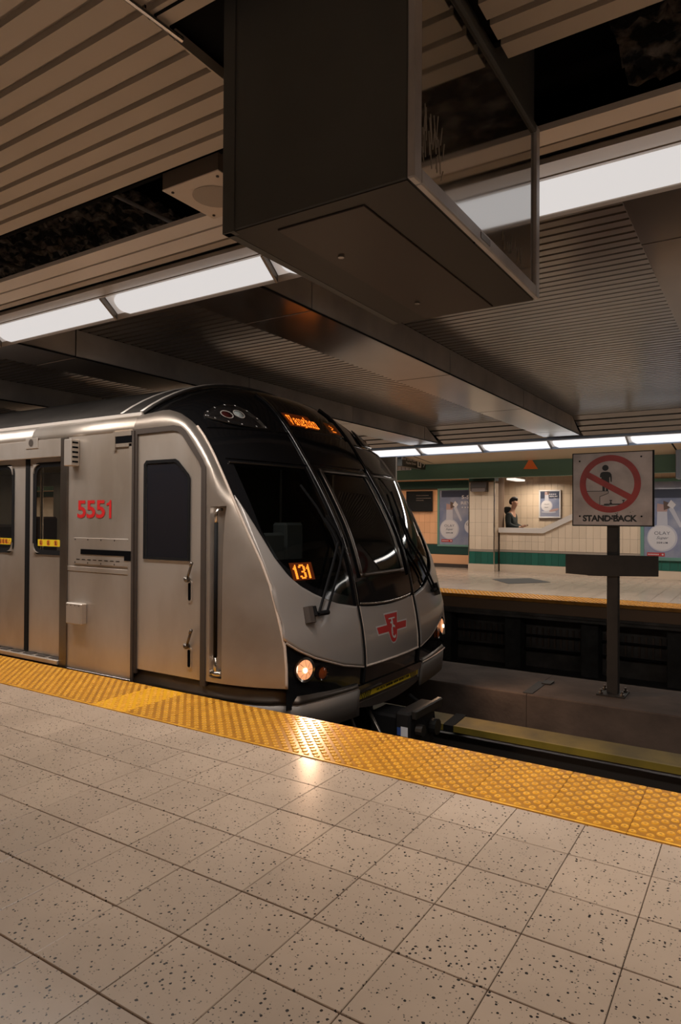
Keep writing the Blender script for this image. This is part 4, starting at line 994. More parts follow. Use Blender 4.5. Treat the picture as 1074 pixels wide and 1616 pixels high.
# interior: floor, ceiling, bulkhead, poles, seats
inr = build('interior_shell', MB().box(-16, -3.2, 3.85, 6.7, -.15, .03).box(-16, -4.45, 3.85, 6.75, 2.08, 2.15), M_INT, train)
build('bulkhead', MB().box(-4.46, -4.42, 3.80, 4.75, .03, 2.1).box(-4.46, -4.42, 5.75, 6.75, .03, 2.1).box(-4.46, -4.42, 4.75, 5.75, 1.9, 2.1), M_INTD, inr)
build('cab_door_inner', MB().box(-4.44, -4.41, 4.80, 5.70, .03, 1.88), mat('inner_door', (.16, .155, .135), .5), inr)
build('console', MB().box(-3.55, -3.12, 3.98, 4.62, .1, .98, bev=.03).box(-3.45, -3.30, 4.35, 4.60, .98, 1.30, bev=.02).box(-3.35, -3.25, 4.0, 4.28, .98, 1.22, bev=.02), mat('console_grey', (.13, .135, .14), .5), inr)
build('driver_seat', MB().box(-4.25, -3.8, 4.05, 4.5, .3, .55, bev=.05).box(-4.3, -4.18, 4.07, 4.48, .55, 1.2, bev=.04).box(-4.29, -4.2, 4.15, 4.4, 1.22, 1.45, bev=.03), M_SEAT, inr)
build('sun_visor', MB().box(-3.85, -3.83, 4.0, 4.3, 1.45, 1.85, bev=.008), M_SEATY, inr)
build('nose_inner', MB().box(-3.3, -3.0, 4.8, 5.75, .03, .55), M_INTD, inr)
for x in (-5.7, -6.98, -9.2): build('grab_pole', MB().tube([(x, 4.6, .03), (x-.05, 4.62, 2.08)], .018, 8), M_CHROME, inr)
for x in (-5.3, -6.9, -7.7, -8.2): build('seat', MB().box(x-.25, x+.2, 6.2, 6.65, .35, .5, bev=.03).box(x-.25, x+.2, 6.6, 6.7, .5, 1.15, bev=.03), M_SEAT, inr)
build('seat', MB().box(-8.95, -8.5, 5.7, 6.15, .35, .5, bev=.03).box(-9.02, -8.93, 5.7, 6.15, .5, 1.34, bev=.03), M_SEAT, inr)
for x in (-4.85, -7.0): build('seat', MB().box(x-.22, x+.2, 4.0, 4.45, .35, .5, bev=.03).box(x-.27, x-.18, 4.0, 4.45, .5, 1.25, bev=.03), M_SEAT, inr)
area('saloon_light', (-9, YC, 2.06), 8, .4, 16, col=(1, .86, .66), spread=170)
# coupler under the nose
cp = build('coupler', MB().box(-2.95, -2.62, 5.12, 5.42, -.62, -.36, bev=.02).box(-2.66, -2.52, 5.05, 5.55, -.66, -.30, bev=.02).box(-3.4, -2.95, 5.2, 5.36, -.56, -.42), mat('coupler_body', (.012, .012, .013), .6, spec=.2), train, label='dark metal coupler below the nose')
build('coupler_face', MB().box(-2.52, -2.47, 5.08, 5.62, -.36, -.28, bev=.01).tube([(-2.50, 5.45, -.50), (-2.44, 5.45, -.50)], .07, 12).tube([(-2.5, 5.16, -.46), (-2.44, 5.16, -.46)], .05, 12)  , mat('coupler_iron', (.016, .0155, .015), .5, .3), cp)
build('hose', MB().tube([(-2.9, 5.0, -.3), (-2.72, 4.92, -.48), (-2.66, 4.96, -.62), (-2.7, 5.1, -.66)], .018, 6), M_STEELD, cp, smooth=True)
build('hose', MB().tube([(-3.0, 4.85, -.3), (-2.84, 4.78, -.52), (-2.75, 4.82, -.66), (-2.8, 5.0, -.68)], .015, 6), M_RUB, cp, smooth=True)
build('hose', MB().tube([(-2.8, 5.6, -.3), (-2.6, 5.7, -.46), (-2.55, 5.62, -.58)], .016, 6), M_RUBB, cp, smooth=True)
build('coupler_tag', MB().box(-2.60, -2.535, 5.046, 5.049, -.50, -.42, mat('tag_white', (.55, .60, .68), .5)).box(-2.635, -2.60, 5.046, 5.049, -.495, -.43, mat('tag_blue', (.03, .07, .25), .5)), None, cp)
for x in (-4.6, -6.6):
    for y in (4.52, 6.02): build('wheel', MB().tube([(x, y-.06, -.70), (x, y+.06, -.70)], .385, 20), M_RAIL, train)
build('bogie_frame', MB().box(-7.1, -4.2, 4.25, 4.4, -.75, -.55).box(-7.1, -4.2, 6.06, 6.2, -.68, -.55), M_BLACKISH, train)

# ================================================================== THINGS
# --- black display cabinet hanging from the ceiling
bx0, bx1, by0, by1, bz0, bz1 = -1.196, -.65, 1.303, 2.252, 2.083, 2.66
cab = thing('display_cabinet', ((bx0+bx1)/2, (by0+by1)/2, bz0), 'big black display cabinet hanging from the slatted ceiling with glass front', 'display cabinet')
build('housing', MB().box(bx0, bx1-.012, by0, by1, bz0, bz1+.5, bev=.004), M_CASE, cab)
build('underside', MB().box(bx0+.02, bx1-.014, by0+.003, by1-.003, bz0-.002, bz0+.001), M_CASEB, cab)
build('edge_trim', MB().box(bx0-.004, bx0+.035, by0-.004, by0+.02, bz0-.003, bz1+.4).box(bx0-.004, bx0+.02, by0, by1, bz0-.003, bz0+.018), M_CASE, cab)
gd = build('glass_door', MB().box(bx1-.012, bx1-.004, by0+.035, by1-.035, bz0+.035, bz1-.028), M_DISPG, cab, label='dark glass front with scratches and reflections')
b = MB()
for k in range(26):
    y = by0+.06+random.random()*.12; z = bz0+.06+random.random()*.10; b.tube([(bx1-.0035, y, z), (bx1-.0035, y+random.uniform(-.012, .012), z+random.uniform(.02, .07))], .0011, 4)
for k in range(14):
    y = by0+.60+random.random()*.2; z = bz0+.045+random.random()*.05; b.tube([(bx1-.0035, y, z), (bx1-.0035, y+random.uniform(-.01, .01), z+random.uniform(.02, .05))], .0008, 4)
build('scratch', b, mat('scratch', (.34, .31, .27), .6), gd, kind='stuff')
fr = lambda y0, y1, z0, z1: build('frame_rail', MB().box(bx1-.012, bx1+.006, y0, y1, z0, z1, bev=.003), M_CFRAME, cab)
fr(by0-.002, by0+.036, bz0, bz1); fr(by1-.036, by1+.002, bz0, bz1); fr(by0+.036, by1-.036, bz0, bz0+.036)
build('frame_rail', MB().box(bx1-.012, bx1+.006, by0+.036, by1-.036, bz1-.028, bz1, bev=.003), M_CASE, cab, label='dark top frame rail')
build('maker_plate', MB().box(bx1+.006, bx1+.0075, by0+.40, by0+.47, bz0+.010, bz0+.027), M_STEELD, cab)
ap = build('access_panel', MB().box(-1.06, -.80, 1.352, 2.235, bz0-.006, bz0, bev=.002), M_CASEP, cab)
for a_, c_, e_ in ((-.80, -.66, 1.70), (-1.19, -1.06, 1.66)): build('panel_joint', MB().box(a_, c_, e_, e_+.004, bz0-.001, bz0+.002), M_VOID, cab)
for (x, y) in ((-1.007, 1.575), (-1.002, 2.051)): build('screw', MB().tube([(x, y, bz0-.012), (x, y, bz0-.004)], .009, 12), M_CHROME, ap)
# --- ceiling loudspeaker in the opening left of the cabinet
sp = thing('ceiling_speaker', (-1.88, 1.99, H+1.30), 'square off white ceiling loudspeaker left of the black cabinet', 'speaker')
sx0, sx1, sy0, sy1, sz = -2.025, -1.725, 1.84, 2.135, H+1.30
build('face_plate', MB().box(sx0, sx1, sy0, sy1, sz, sz+.006, bev=.002), M_SPK, sp)
build('back_box', MB().box(sx0+.002, sx1-.002, sy0+.002, sy1-.002, sz+.006, sz+.16), mat('speaker_box', (.16, .125, .10), .6), sp)
build('grille', MB().disc(lambda u, v: (-1.875+u*.092, 1.987+v*.092, sz-.002), 32, None, 0, 1, 3), M_SPKG, sp)
for x in (sx0+.03, sx1-.03):
    for y in (sy0+.03, sy1-.03): build('screw', MB().tube([(x, y, sz-.004), (x, y, sz)], .006, 8), M_RUB, sp)
build('hanger', MB().box(-1.90, -1.86, 1.9, 1.94, sz+.16, 3.3), M_VOID, sp)
# --- stand back sign on its post between the tracks
PY = 7.45
sg_ = thing('warning_sign', (-1.355, PY, -.5), 'square stand back warning sign on a dark post between the tracks', 'sign')
build('post', MB().box(-1.412, -1.300, PY, PY+.10, -.49, 1.35, bev=.004), M_POST, sg_)
build('base_plate', MB().box(-1.50, -1.22, PY-.09, PY+.20, -.50, -.485, bev=.003), M_POST, sg_)
for x in (-1.46, -1.25):
    for y in (PY-.05, PY+.15): build('anchor_bolt', MB().tube([(x, y, -.485), (x, y, -.44)], .012, 8).tube([(x, y, -.485), (x, y, -.468)], .024, 6), M_STEELD, sg_)
cbd = MB(); X0, X1 = -1.825, -.915
cbd.prism([(X0, .757), (X0+.22, .748), (X0+.24, .744), (X0+.36, .746), (X1, .768), (X1, .975), (X0, .962)], 1, PY-.045, PY)
build('cross_board', cbd, M_POST, sg_, label='dark horizontal board across the post, splintered at one lower corner')
px0, px1, pz0, pz1 = -1.752, -.965, 1.28, 2.046; F = PY-.035
plt_ = build('sign_plate', MB().box(px0, px1, F, F+.02, pz0, pz1, bev=.002), M_SIGNW, sg_, label='grimy white square plate with red prohibition ring')
build('sign_edge', MB().box(px0-.006, px0+.003, F-.003, F+.03, pz0-.006, pz1+.006).box(px0, px1, F-.003, F+.03, pz0-.008, pz0+.004).box(px0, px1, F-.003, F+.03, pz1-.003, pz1+.006), M_POST, plt_)
build('sign_edge', MB().box(px1-.003, px1+.012, F-.004, F+.035, pz0-.008, pz1+.008), M_RUBB, plt_)
FX = lambda u: px0+(px1-px0)*u
FZ = lambda v: pz0+(pz1-pz0)*v
cx, cz, RO, RI = FX(.475), FZ(.572), .303, .240
W_ = lambda x, z, o=.001: (x, F-o, z)
ip = MB()
# drawing under the ring: platform edge, rails, figure
fz = lambda v: FZ((775-v)/640); fx = lambda u: FX((u-142)/690)
ip.quad([W_(fx(a), fz(c), .0012) for a, c in ((262, 474), (455, 474), (455, 490), (385, 520), (385, 596), (300, 596), (262, 540))], mat('sign_shade', (.34, .295, .28), .6))
for (a, c), (d, e) in (((262, 472), (458, 472)), ((458, 472), (458, 492)), ((458, 492), (384, 521)), ((384, 521), (384, 596)), ((384, 596), (470, 600)), ((420, 586), (610, 586)), ((420, 592), (600, 592))):
    x, z, x2, z2 = fx(a), fz(c), fx(d), fz(e); h = .0028; dx, dz = x2-x, z2-z; L_ = math.hypot(dx, dz); nx, nz = -dz/L_*h, dx/L_*h
    ip.quad([W_(x+nx, z+nz, .002), W_(x2+nx, z2+nz, .002), W_(x2-nx, z2-nz, .002), W_(x-nx, z-nz, .002)], M_INK)
for u in (480, 588):
    ip.quad([W_(fx(u-12), fz(551), .002), W_(fx(u+12), fz(551), .002), W_(fx(u+10), fz(560), .002), W_(fx(u-10), fz(560), .002)], M_INK)
    ip.quad([W_(fx(u-4), fz(560), .002), W_(fx(u+4), fz(560), .002), W_(fx(u+4), fz(575), .002), W_(fx(u-4), fz(575), .002)], M_INK)
    ip.quad([W_(fx(u-13), fz(584), .002), W_(fx(u+13), fz(584), .002), W_(fx(u+5), fz(573), .002), W_(fx(u-5), fz(573), .002)], M_INK)
ip.disc(lambda u, v: W_(fx(432)+u*.032, fz(268)+v*.031, .002), 20, M_INK)
body = [(412, 302), (452, 302), (470, 309), (483, 325), (488, 345), (488, 388), (484, 398), (477, 388), (474, 345), (469, 345), (469, 395), (457, 395), (457, 468), (450, 474), (440, 470), (436, 400), (428, 400), (426, 468), (418, 474), (409, 470), (406, 395), (397, 395), (397, 345), (391, 345), (389, 352), (384, 345), (385, 325), (396, 309)]
body = [(412, 302), (452, 302), (472, 309), (485, 326), (488, 348), (488, 392), (478, 392), (474, 350), (467, 350), (467, 400), (457, 400), (456, 472), (438, 472), (435, 402), (429, 402), (427, 472), (407, 472), (405, 400), (397, 400), (397, 350), (391, 350), (384, 348), (386, 326), (394, 309)]
import mathutils
tri = mathutils.geometry.tessellate_polygon([[Vector((a, -c, 0)) for a, c in body]]); i0 = len(ip.v); ip.v += [W_(fx(a), fz(c), .002) for a, c in body]; kk = ip.mi(M_INK)
for t_ in tri: ip.f.append(tuple(i0+a for a in t_)); ip.m.append(kk)
build('pictogram', ip, None, plt_)
rg = MB().disc(lambda u, v: W_(cx+u*RO, cz+v*RO, .003), 64, M_SIGNR, RI/RO, 1)
a1, a2 = (fx(262), fz(318)), (fx(648), fz(532)); dx, dz = a2[0]-a1[0], a2[1]-a1[1]; L_ = math.hypot(dx, dz); nx, nz = -dz/L_*.031, dx/L_*.031
rg.quad([W_(a1[0]+nx, a1[1]+nz, .0035), W_(a2[0]+nx, a2[1]+nz, .0035), W_(a2[0]-nx, a2[1]-nz, .0035), W_(a1[0]-nx, a1[1]-nz, .0035)], M_SIGNR)
build('prohibition_ring', rg, None, plt_, label='dull red ring with slash')
tx = MB(); put_text(tx, 'STAND BACK', lambda u, v: W_(fx(232)+(fx(706)-fx(232))*u, fz(741)+(fz(683)-fz(741))*v, .002), M_INK, bold=.042, spacing=.95)
random.seed(12)
for (u0, v0, n_, r_) in ((425, 712, 9, 26), (520, 700, 12, 34), (535, 672, 6, 16), (656, 654, 3, 14), (310, 722, 3, 12)):
    for q_ in range(n_):
        a, c = u0+random.uniform(-1, 1)*r_, v0+random.uniform(-.6, .6)*r_; w1 = random.uniform(.5, 1)
        tx.disc(lambda u, v: W_(fx(a+u*r_*.35*w1), fz(c+v*r_*.28*(1.3-w1)), .0025+.0001*q_), 7, M_INK)
build('lettering', tx, None, plt_, label='worn black words STAND BACK with black smudges')
for u, v in ((203, 202), (737, 180), (205, 694), (740, 694)): build('bolt', MB().tube([(fx(u), F, fz(v)), (fx(u), F-.008, fz(v))], .009, 8), M_RUBB, plt_)
# --- posters
def poster(name_loc, x0, x1, z0, z1, y, label, frame_m, fw_, draw, group='skin care posters'):
    t = thing('poster', ((x0+x1)/2, y, z0), label, 'poster', group)
    pr_ = mat('poster_blue', (.16, .19, .30), .25, noise=(1.6, (.30, .31, .38), .35, .6), coat=.5)
    build('print_sheet', MB().box(x0+fw_, x1-fw_, y-.03, y-.012, z0+fw_, z1-fw_), pr_, t)
    for a in ((x0, x1, z0, z0+fw_), (x0, x1, z1-fw_, z1), (x0, x0+fw_, z0+fw_, z1-fw_), (x1-fw_, x1, z0+fw_, z1-fw_)):
        build('frame_rail', MB().box(a[0], a[1], y-.05, y-.01, a[2], a[3], bev=.004), frame_m, t)
    d = MB(); draw(d, y-.031); build('artwork', d, None, t); return t
P_LAV = mat('print_lavender', (.42, .42, .48), .4); P_PALE = mat('print_pale', (.55, .53, .55), .4); P_CAP = mat('print_brown', (.10, .065, .055), .4); P_PINK = mat('print_pink', (.36, .24, .23), .4)
P_DARK = mat('print_navy', (.035, .042, .075), .3); P_INKB = mat('print_ink', (.05, .055, .085), .5); P_RED = mat('print_red', (.40, .035, .035), .5); P_SHADE = mat('print_shade', (.20, .21, .33), .4)
def bottle(d, y, cx_, cz_, r, s=1, words=True, dropper=True):
    W2 = lambda x, z, o: (x, y-o, z)
    d.disc(lambda u, v: W2(cx_+u*r*1.04+.01, cz_+v*r*1.04-.015, .0006), 40, P_SHADE)
    d.disc(lambda u, v: W2(cx_+u*r, cz_+v*r, .001), 40, P_LAV); d.disc(lambda u, v: W2(cx_+u*r*.9-.01, cz_+v*r*.9, .0015), 40, P_PALE)
    nw = r*.36
    d.quad([W2(cx_-nw, cz_+r*.85, .0012), W2(cx_+nw, cz_+r*.85, .0012), W2(cx_+nw*.9, cz_+r*1.9, .0012), W2(cx_-nw*.9, cz_+r*1.9, .0012)], P_LAV)
    d.quad([W2(cx_-nw, cz_+r*1.9, .0014), W2(cx_+nw*.9, cz_+r*1.9, .0014), W2(cx_+nw*1.1, cz_+r*2.35, .0014), W2(cx_-nw*.9, cz_+r*2.5, .0014)], P_PINK)
    d.quad([W2(cx_+nw*.3, cz_+r*2.0, .0016), W2(cx_+nw*1.3, cz_+r*2.15, .0016), W2(cx_+nw*1.5, cz_+r*2.5, .0016), W2(cx_+nw*.2, cz_+r*2.7, .0016)], P_CAP)
    if dropper:
        d.quad([W2(cx_+nw*1.2, cz_+r*2.1, .0018), W2(cx_+nw*1.9, cz_+r*2.3, .0018), W2(cx_+nw*3.6, cz_+r*.9, .0018), W2(cx_+nw*3.2, cz_+r*.75, .0018)], P_LAV)
        d.quad([W2(cx_+nw*.9, cz_+r*2.35, .002), W2(cx_+nw*1.9, cz_+r*2.1, .002), W2(cx_+nw*2.5, cz_+r*2.4, .002), W2(cx_+nw*1.6, cz_+r*2.75, .002)], P_PALE)
    if words:
        put_text(d, 'OLAY', lambda u, v: W2(cx_-r*.52+u*r*1.04, cz_+r*.22+v*r*.24, .003), P_INKB, bold=-.004, spacing=1.05)
        put_text(d, 'Super', lambda u, v: W2(cx_-r*.38+u*r*.80, cz_-r*.16+v*r*.27, .003), P_INKB, shear=.45)
        put_text(d, 'SERUM', lambda u, v: W2(cx_-r*.36+u*r*.72, cz_-r*.42+v*r*.13, .003), P_INKB, bold=.02, spacing=1.25)
def tag_red(d, y, x0, x1, z0, z1):
    d.quad([(x0, y-.003, z0), (x1, y-.003, z0), (x1, y-.003, z1), (x0, y-.003, z1)], P_RED)
    w_ = (x1-x0)
    for k in range(7): d.quad([(x0+w_*(.06+k*.09), y-.0035, z0+(z1-z0)*.35), (x0+w_*(.12+k*.09), y-.0035, z0+(z1-z0)*.35), (x0+w_*(.12+k*.09), y-.0035, z0+(z1-z0)*.65), (x0+w_*(.06+k*.09), y-.0035, z0+(z1-z0)*.65)], P_PALE)
    d.disc(lambda u, v: (x0+w_*.88+u*.02, y-.0035, (z0+z1)/2+v*.02), 10, P_PALE)
def draw_l(d, y):
    d.quad([(-7.66, y-.0004, 1.95), (-6.60, y-.0004, 1.95), (-6.60, y-.0004, 2.13), (-7.66, y-.0004, 2.13)], P_DARK)
    bottle(d, y, -7.42, 1.06, .285); bottle(d, y, -6.78, 1.14, .20, words=False, dropper=False)
    put_text(d, 'OLAY', lambda u, v: (-6.93+u*.28, y-.004, 1.17+v*.07), P_INKB)
    put_text(d, '5-STAR', lambda u, v: (-7.06+u*.56, y-.004, 1.90+v*.095), P_PALE, bold=.012); put_text(d, 'REVIEWS', lambda u, v: (-7.08+u*.66, y-.004, 1.745+v*.085), P_PALE, bold=.012)
    for k in range(5):
        d.quad([(-7.04+k*.085+.03*math.sin(t)*(1 if q_ % 2 == 0 else .42), y-.004, 1.665+.03*math.cos(t)*(1 if q_ % 2 == 0 else .42)) for q_, t in ((q_, q_*math.pi/5) for q_ in range(10))], P_PALE)
    tag_red(d, y, -7.66, -7.33, .70, .775)
poster('l', -7.78, -6.56, .575, 2.20, 17.32, 'large blue serum poster with 5-STAR REVIEWS text, left of the tiled column', M_GREEN, .055, draw_l)
def draw_r(d, y):
    d.quad([(-2.26, y-.0004, 1.85), (-1.0, y-.0004, 1.85), (-1.0, y-.0004, 2.05), (-2.26, y-.0004, 2.05)], P_DARK)
    bottle(d, y, -1.985, .94, .315); tag_red(d, y, -2.30, -1.93, .515, .60)
    put_text(d, 'Y', lambda u, v: (-1.36+u*.14, y-.004, 1.70+v*.12), P_PALE, bold=.015); put_text(d, 'E', lambda u, v: (-1.42+u*.09, y-.004, 1.50+v*.12), P_PALE, bold=.015)
poster('r', -2.44, -.70, .42, 2.30, 16.79, 'large blue serum poster behind the stand back sign at the right edge', M_GREEN, .075, draw_r)
def draw_s(d, y):
    d.quad([(-5.20, y-.0004, 1.92), (-4.70, y-.0004, 1.92), (-4.70, y-.0004, 2.10), (-5.20, y-.0004, 2.10)], P_DARK)
    bottle(d, y, -5.035, 1.72, .155, words=False, dropper=False)
    put_text(d, 'OLAY', lambda u, v: (-5.10+u*.13, y-.004, 1.74+v*.035), P_INKB); put_text(d, 'Super', lambda u, v: (-5.10+u*.12, y-.004, 1.66+v*.035), P_INKB, shear=.4)
    [d.quad([(-4.97+q_*.05, y-.004, 2.02), (-4.93+q_*.05, y-.004, 2.02), (-4.93+q_*.05, y-.004, 2.045), (-4.97+q_*.05, y-.004, 2.045)], P_LAV) for q_ in range(4)]; put_text(d, 'SERUM', lambda u, v: (-4.96+u*.21, y-.004, 1.955+v*.04), P_PALE, bold=.02); put_text(d, 'No.1', lambda u, v: (-4.84+u*.09, y-.004, 1.895+v*.035), P_PALE)
    d.disc(lambda u, v: (-4.84+u*.13, y-.002, 1.60+v*.035+u*.03), 16, P_PINK); d.disc(lambda u, v: (-4.98+u*.2, y-.0018, 1.55+v*.03), 16, P_LAV)
poster('s', -5.245, -4.655, 1.385, 2.15, 18.40, 'small framed serum poster on the tiled wall behind the stair rail', M_WHITE, .035, draw_s)
# --- dark information screen left of the big poster
scr = thing('wall_screen', (-8.4, 17.3, 1.55), 'black wall information screen just right of the train nose', 'screen')
build('screen_case', MB().box(-8.75, -7.925, 17.24, 17.31, 1.555, 2.135, bev=.01), mat('screen_black', (.012, .013, .014), .2, coat=.4), scr)
b = MB(); random.seed(4)
for (z, w_) in ((2.0, .3), (1.92, .34), (1.86, .16)):
    x = -8.42
    while x < -8.42+w_*1.3: a = random.uniform(.015, .05); b.quad([(x, 17.238, z), (x+a, 17.238, z), (x+a, 17.238, z+.016), (x, 17.238, z+.016)]); x += a+.014
build('screen_text', b, mat('screen_grey', (.16, .13, .11), .5), scr, kind='stuff')
# --- square clock-like box on the column
cl = thing('column_fixture', (-6.22, 16.52, 2.02), 'dark box light fixture mounted high on the tiled column', 'fixture')
build('casing', MB().prism([(16.52, 2.05), (16.35, 2.07), (16.33, 2.16), (16.36, 2.30), (16.52, 2.31)], 0, -6.44, -6.01), M_RUB, cl)
build('diffuser', MB().box(-6.41, -6.04, 16.335, 16.36, 2.045, 2.155, bev=.008), mat('fixture_grey', (.16, .13, .12), .3), cl)
build('knob', MB().tube([(-6.47, 16.42, 2.22), (-6.44, 16.42, 2.22)], .02, 8), M_RUB, cl)
# --- fluorescent fixture over the landing
fl_ = thing('fluorescent_light', (-5.6, 17.6, 2.42), 'short glowing fluorescent fixture on the stair ceiling beside the column', 'ceiling light')
build('tray', MB().box(-5.79, -5.53, 17.2, 18.1, 2.43, 2.50, bev=.01), M_SPK, fl_)
build('tube', MB().tube([(-5.70, 17.25, 2.405), (-5.70, 18.05, 2.405)], .024, 8, M_LENS).tube([(-5.62, 17.25, 2.405), (-5.62, 18.05, 2.405)], .024, 8, M_LENS), None, fl_)
build('hanger', MB().box(-5.67, -5.65, 17.4, 17.42, 2.50, 2.665).box(-5.67, -5.65, 17.9, 17.92, 2.50, 2.665), M_SPK, fl_)
build('wrap_lens', MB().box(-5.78, -5.54, 17.22, 18.08, 2.385, 2.43, bev=.012), mat('wrap_lens', (.8, .8, .8), .4, emit=(1, .93, .84), es=1.0), fl_)
# --- orange triangle on the bulkhead
tag(build('triangle_marker', MB().prism([(-4.06, 2.615), (-4.20, 2.378), (-3.905, 2.37)], 1, 13.585, 13.597), M_ORANGE, org=(-4.06, 13.6, 2.37)), 'small orange triangle sign on the green bulkhead beam', 'sign')
# --- hanging direction sign, seen edge on
ds = thing('direction_sign', (-6.4, 12.95, 2.42), 'black hanging direction sign with white street names and arrow', 'sign')
build('sign_box', MB().box(-6.52, -6.40, 12.42, 13.56, 2.44, 2.69, bev=.004), mat('direction_black', (.018, .018, .017), .35), ds)
b = MB(); Wd = lambda u, v: (-6.397, 12.42+1.14*u, 2.44+.25*v)
put_text(b, 'Bloor Street East', lambda u, v: Wd(-.02+.60*u, .56+.26*v), M_WHITE, bold=.015); put_text(b, 'Hayden Street', lambda u, v: Wd(.16+.42*u, .20+.26*v), M_WHITE, bold=.015)
b.quad([Wd(u, v) for u, v in ((.64, .1), (.80, .1), (.80, .88), (.64, .88))], M_WHITE)
b2 = [Wd(u, v) for u, v in ((.69, .2), (.75, .2), (.75, .62), (.69, .62))]; b.quad([(p[0]+.001, p[1], p[2]) for p in b2], M_INK)
b.disc(lambda u, v: (-6.395, 12.42+1.14*(.72+.03*u), 2.44+.25*(.74+.09*v)), 12, M_INK)
b.quad([Wd(u, v) for u, v in ((.84, .46), (.94, .46), (.94, .54), (.84, .54))], M_WHITE)
b.quad([Wd(u, v) for u, v in ((.89, .78), (.91, .84), (.975, .5), (.945, .5))], M_WHITE); b.quad([Wd(u, v) for u, v in ((.89, .22), (.91, .16), (.975, .5), (.945, .5))], M_WHITE)
build('lettering', b, None, ds)
build('hanger', MB().box(-6.47, -6.45, 12.6, 12.62, 2.69, 2.72).box(-6.47, -6.45, 13.3, 13.32, 2.68, 2.72), M_STEELD, ds)
hb_ = thing('ribbed_casing', (-6.9, 13.2, 2.42), 'pale grey ribbed metal casing hanging just left of the direction sign', 'casing')
b = MB().box(-7.25, -6.60, 13.2, 13.26, 2.42, 2.62, mat('panel_grey', (.62, .62, .70), .4, .1))
for k in range(7): b.box(-7.2+k*.095, -7.19+k*.095, 13.19, 13.2, 2.42, 2.62, M_STEELD)
build('panel_face', b, None, hb_)
rp_ = thing('hanging_casing', (-1.1, 13.2, 2.1), 'blue grey metal casing hanging at the right edge over the far platform', 'casing')
build('casing', MB().box(-1.345, -.75, 13.15, 13.5, 2.08, 2.64, bev=.01), mat('casing_grey', (.24, .26, .30), .35, .6), rp_)
build('stem', MB().box(-1.1, -1.0, 13.2, 13.3, 2.64, 2.72), M_STEELD, rp_)
# --- diamond in the far floor
tag(build('floor_diamond', MB().prism([(-5.15, 14.42), (-4.50, 13.55), (-3.87, 14.42), (-4.52, 15.15)], 2, 0, .006), mat('diamond_grey', (.04, .04, .038), .85), org=(-4.5, 14.4, 0)), 'dark grey diamond shaped panel set in the far platform floor', 'floor panel')
# --- person on the stair landing, facing right, head bowed
pp = thing('person', (-5.72, 17.55, 0), 'dark haired person in black hooded jacket looking down behind the stair rail', 'person')
def skin(name, joints, edges, m, parent, sub=2, root=0):
    o3 = ORG[parent.name]; me = bpy.data.meshes.new(name); me.from_pydata([tuple(Vector(j[:3])-o3) for j in joints], edges, []); me.materials.append(m)
    o = bpy.data.objects.new(name, me); link(o); o.parent = parent; ORG[name] = o3
    sk = o.modifiers.new('skin', 'SKIN'); sk.use_smooth_shade = True
    for i, j in enumerate(joints): r = j[3] if isinstance(j[3], tuple) else (j[3], j[3]); me.skin_vertices[0].data[i].radius = r; me.skin_vertices[0].data[i].use_root = (i == root)
    sb = o.modifiers.new('sub', 'SUBSURF'); sb.levels = sub; sb.render_levels = sub
    return o
bx_, byy = -5.74, 17.55
# body with head, jacket torso+arms, legs (one continuous surface under the clothes)
J = [(bx_, byy, 1.0, (.15, .12)), (bx_-.015, byy, 1.2, (.15, .12)), (bx_-.02, byy, 1.42, (.17, .115)), (bx_+.01, byy, 1.58, (.075, .07)), (bx_+.045, byy, 1.65, (.058, .055)), (bx_+.075, byy, 1.72, .078), (bx_+.07, byy, 1.80, .098), (bx_+.06, byy, 1.86, .07),
     (bx_-.01, byy-.21, 1.46, .065), (bx_+.01, byy-.26, 1.20, .052), (bx_+.22, byy-.20, 1.12, .04), (bx_+.30, byy-.14, 1.15, .028),
     (bx_-.01, byy+.21, 1.46, .065), (bx_+.01, byy+.26, 1.20, .052), (bx_+.22, byy+.16, 1.12, .04), (bx_+.30, byy+.08, 1.14, .028),
     (bx_, byy-.10, .92, .095), (bx_+.02, byy-.11, .50, .065), (bx_, byy-.11, .10, .045), (bx_+.12, byy-.11, .04, .04),
     (bx_, byy+.10, .92, .095), (bx_+.02, byy+.11, .50, .065), (bx_, byy+.11, .10, .045), (bx_+.12, byy+.11, .04, .04)]
ED = [(0, 1), (1, 2), (2, 3), (3, 4), (4, 5), (5, 6), (6, 7), (2, 8), (8, 9), (9, 10), (10, 11), (2, 12), (12, 13), (13, 14), (14, 15), (0, 16), (16, 17), (17, 18), (18, 19), (0, 20), (20, 21), (21, 22), (22, 23)]
skin('body', J, ED, M_SKIN, pp)
JK = [(bx_, byy, .92, (.175, .15)), (bx_-.015, byy, 1.15, (.18, .15)), (bx_-.03, byy, 1.40, (.195, .145)), (bx_-.02, byy, 1.54, (.12, .10)),
      (bx_-.015, byy-.23, 1.45, .088), (bx_, byy-.28, 1.20, .076), (bx_+.20, byy-.21, 1.125, .058), (bx_+.26, byy-.17, 1.14, .045),
      (bx_-.015, byy+.23, 1.45, .088), (bx_, byy+.28, 1.20, .076), (bx_+.20, byy+.17, 1.125, .058), (bx_+.26, byy+.12, 1.14, .045)]
skin('jacket', JK, [(0, 1), (1, 2), (2, 3), (2, 4), (4, 5), (5, 6), (6, 7), (2, 8), (8, 9), (9, 10), (10, 11)], M_JACKET, pp)
skin('hood', [(bx_-.02, byy, 1.52, (.11, .13)), (bx_-.10, byy, 1.575, (.085, .13)), (bx_-.165, byy, 1.62, (.05, .09)), (bx_-.215, byy, 1.66, (.018, .03))], [(0, 1), (1, 2), (2, 3)], M_JACKET, pp)
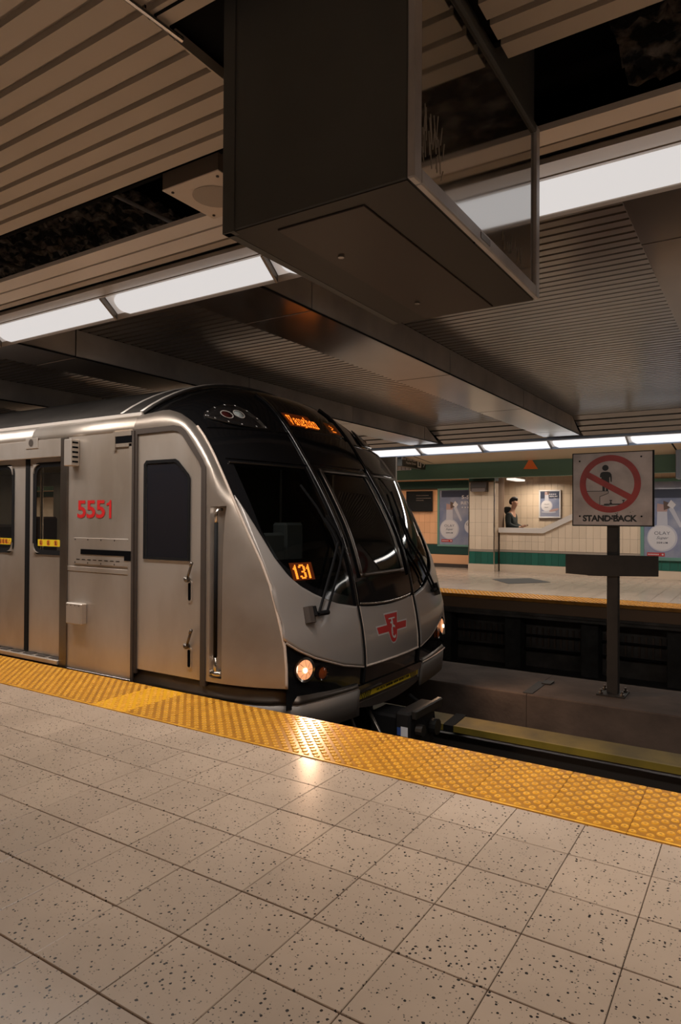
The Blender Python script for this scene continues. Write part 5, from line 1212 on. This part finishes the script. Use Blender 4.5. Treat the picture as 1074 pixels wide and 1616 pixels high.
skin('trousers', [(bx_, byy, 1.0, (.15, .14)), (bx_, byy-.10, .88, .11), (bx_+.02, byy-.11, .50, .082), (bx_, byy-.11, .12, .065), (bx_, byy+.10, .88, .11), (bx_+.02, byy+.11, .50, .082), (bx_, byy+.11, .12, .065)], [(0, 1), (1, 2), (2, 3), (0, 4), (4, 5), (5, 6)], M_JEANS, pp)
skin('hair', [(bx_-.005, byy, 1.725, .055), (bx_+.0, byy, 1.80, (.095, .105)), (bx_+.05, byy, 1.872, (.095, .105)), (bx_+.115, byy, 1.878, (.062, .085)), (bx_+.165, byy, 1.85, (.026, .055))], [(0, 1), (1, 2), (2, 3), (3, 4)], M_HAIR, pp)
fc_ = MB(); fc_.tube([(bx_+.145, byy, 1.80), (bx_+.170, byy, 1.765), (bx_+.150, byy, 1.752)], [.006, .010, .006], 6)
build('nose', fc_, M_SKIN, pp, smooth=True)
for s in (-1, 1):
    build('eye', MB().disc(lambda u, v: (bx_+.158-.004*abs(u), byy+s*.034+u*.014, 1.80+v*.007), 8), M_INK, pp)
    build('ear', MB().tube([(bx_+.045, byy+s*.088, 1.765), (bx_+.04, byy+s*.102, 1.785), (bx_+.05, byy+s*.095, 1.815)], [.008, .014, .01], 6), M_SKIN, pp, smooth=True)
build('mouth', MB().box(bx_+.140, bx_+.150, byy-.024, byy+.024, 1.708, 1.716), mat('lips', (.28, .1, .08), .5), pp)
for s in (-1, 1):                               # hands holding a small phone between them
    hy = byy+(-.13 if s < 0 else .07); base = (bx_+.30, hy, 1.15)
    jt = [(*base, (.028, .018)), (base[0]+.055, hy, 1.165, (.034, .017))]; ed = [(0, 1)]
    for q_ in range(4):
        L = (.032, .038, .036, .028)[q_]; y = hy+(q_-1.5)*.018
        n0 = len(jt); jt += [(base[0]+.08, y, 1.17, .0095), (base[0]+.08+L, y, 1.178, .009), (base[0]+.075+L*1.2, y-s*.004, 1.20, .008)]; ed += [(1, n0), (n0, n0+1), (n0+1, n0+2)]
    n0 = len(jt); jt += [(base[0]+.02, hy-s*.032, 1.175, .011), (base[0]+.055, hy-s*.04, 1.20, .009)]; ed += [(0, n0), (n0, n0+1)]
    skin('hand', jt, ed, M_SKIN, pp, sub=1)
tag(build('phone', MB().box(bx_+.36, bx_+.44, byy-.065, byy+.005, 1.192, 1.200, bev=.003), M_RUBB, org=(bx_+.4, byy-.03, 1.19)), 'small dark phone held in the hands of the person', 'phone')
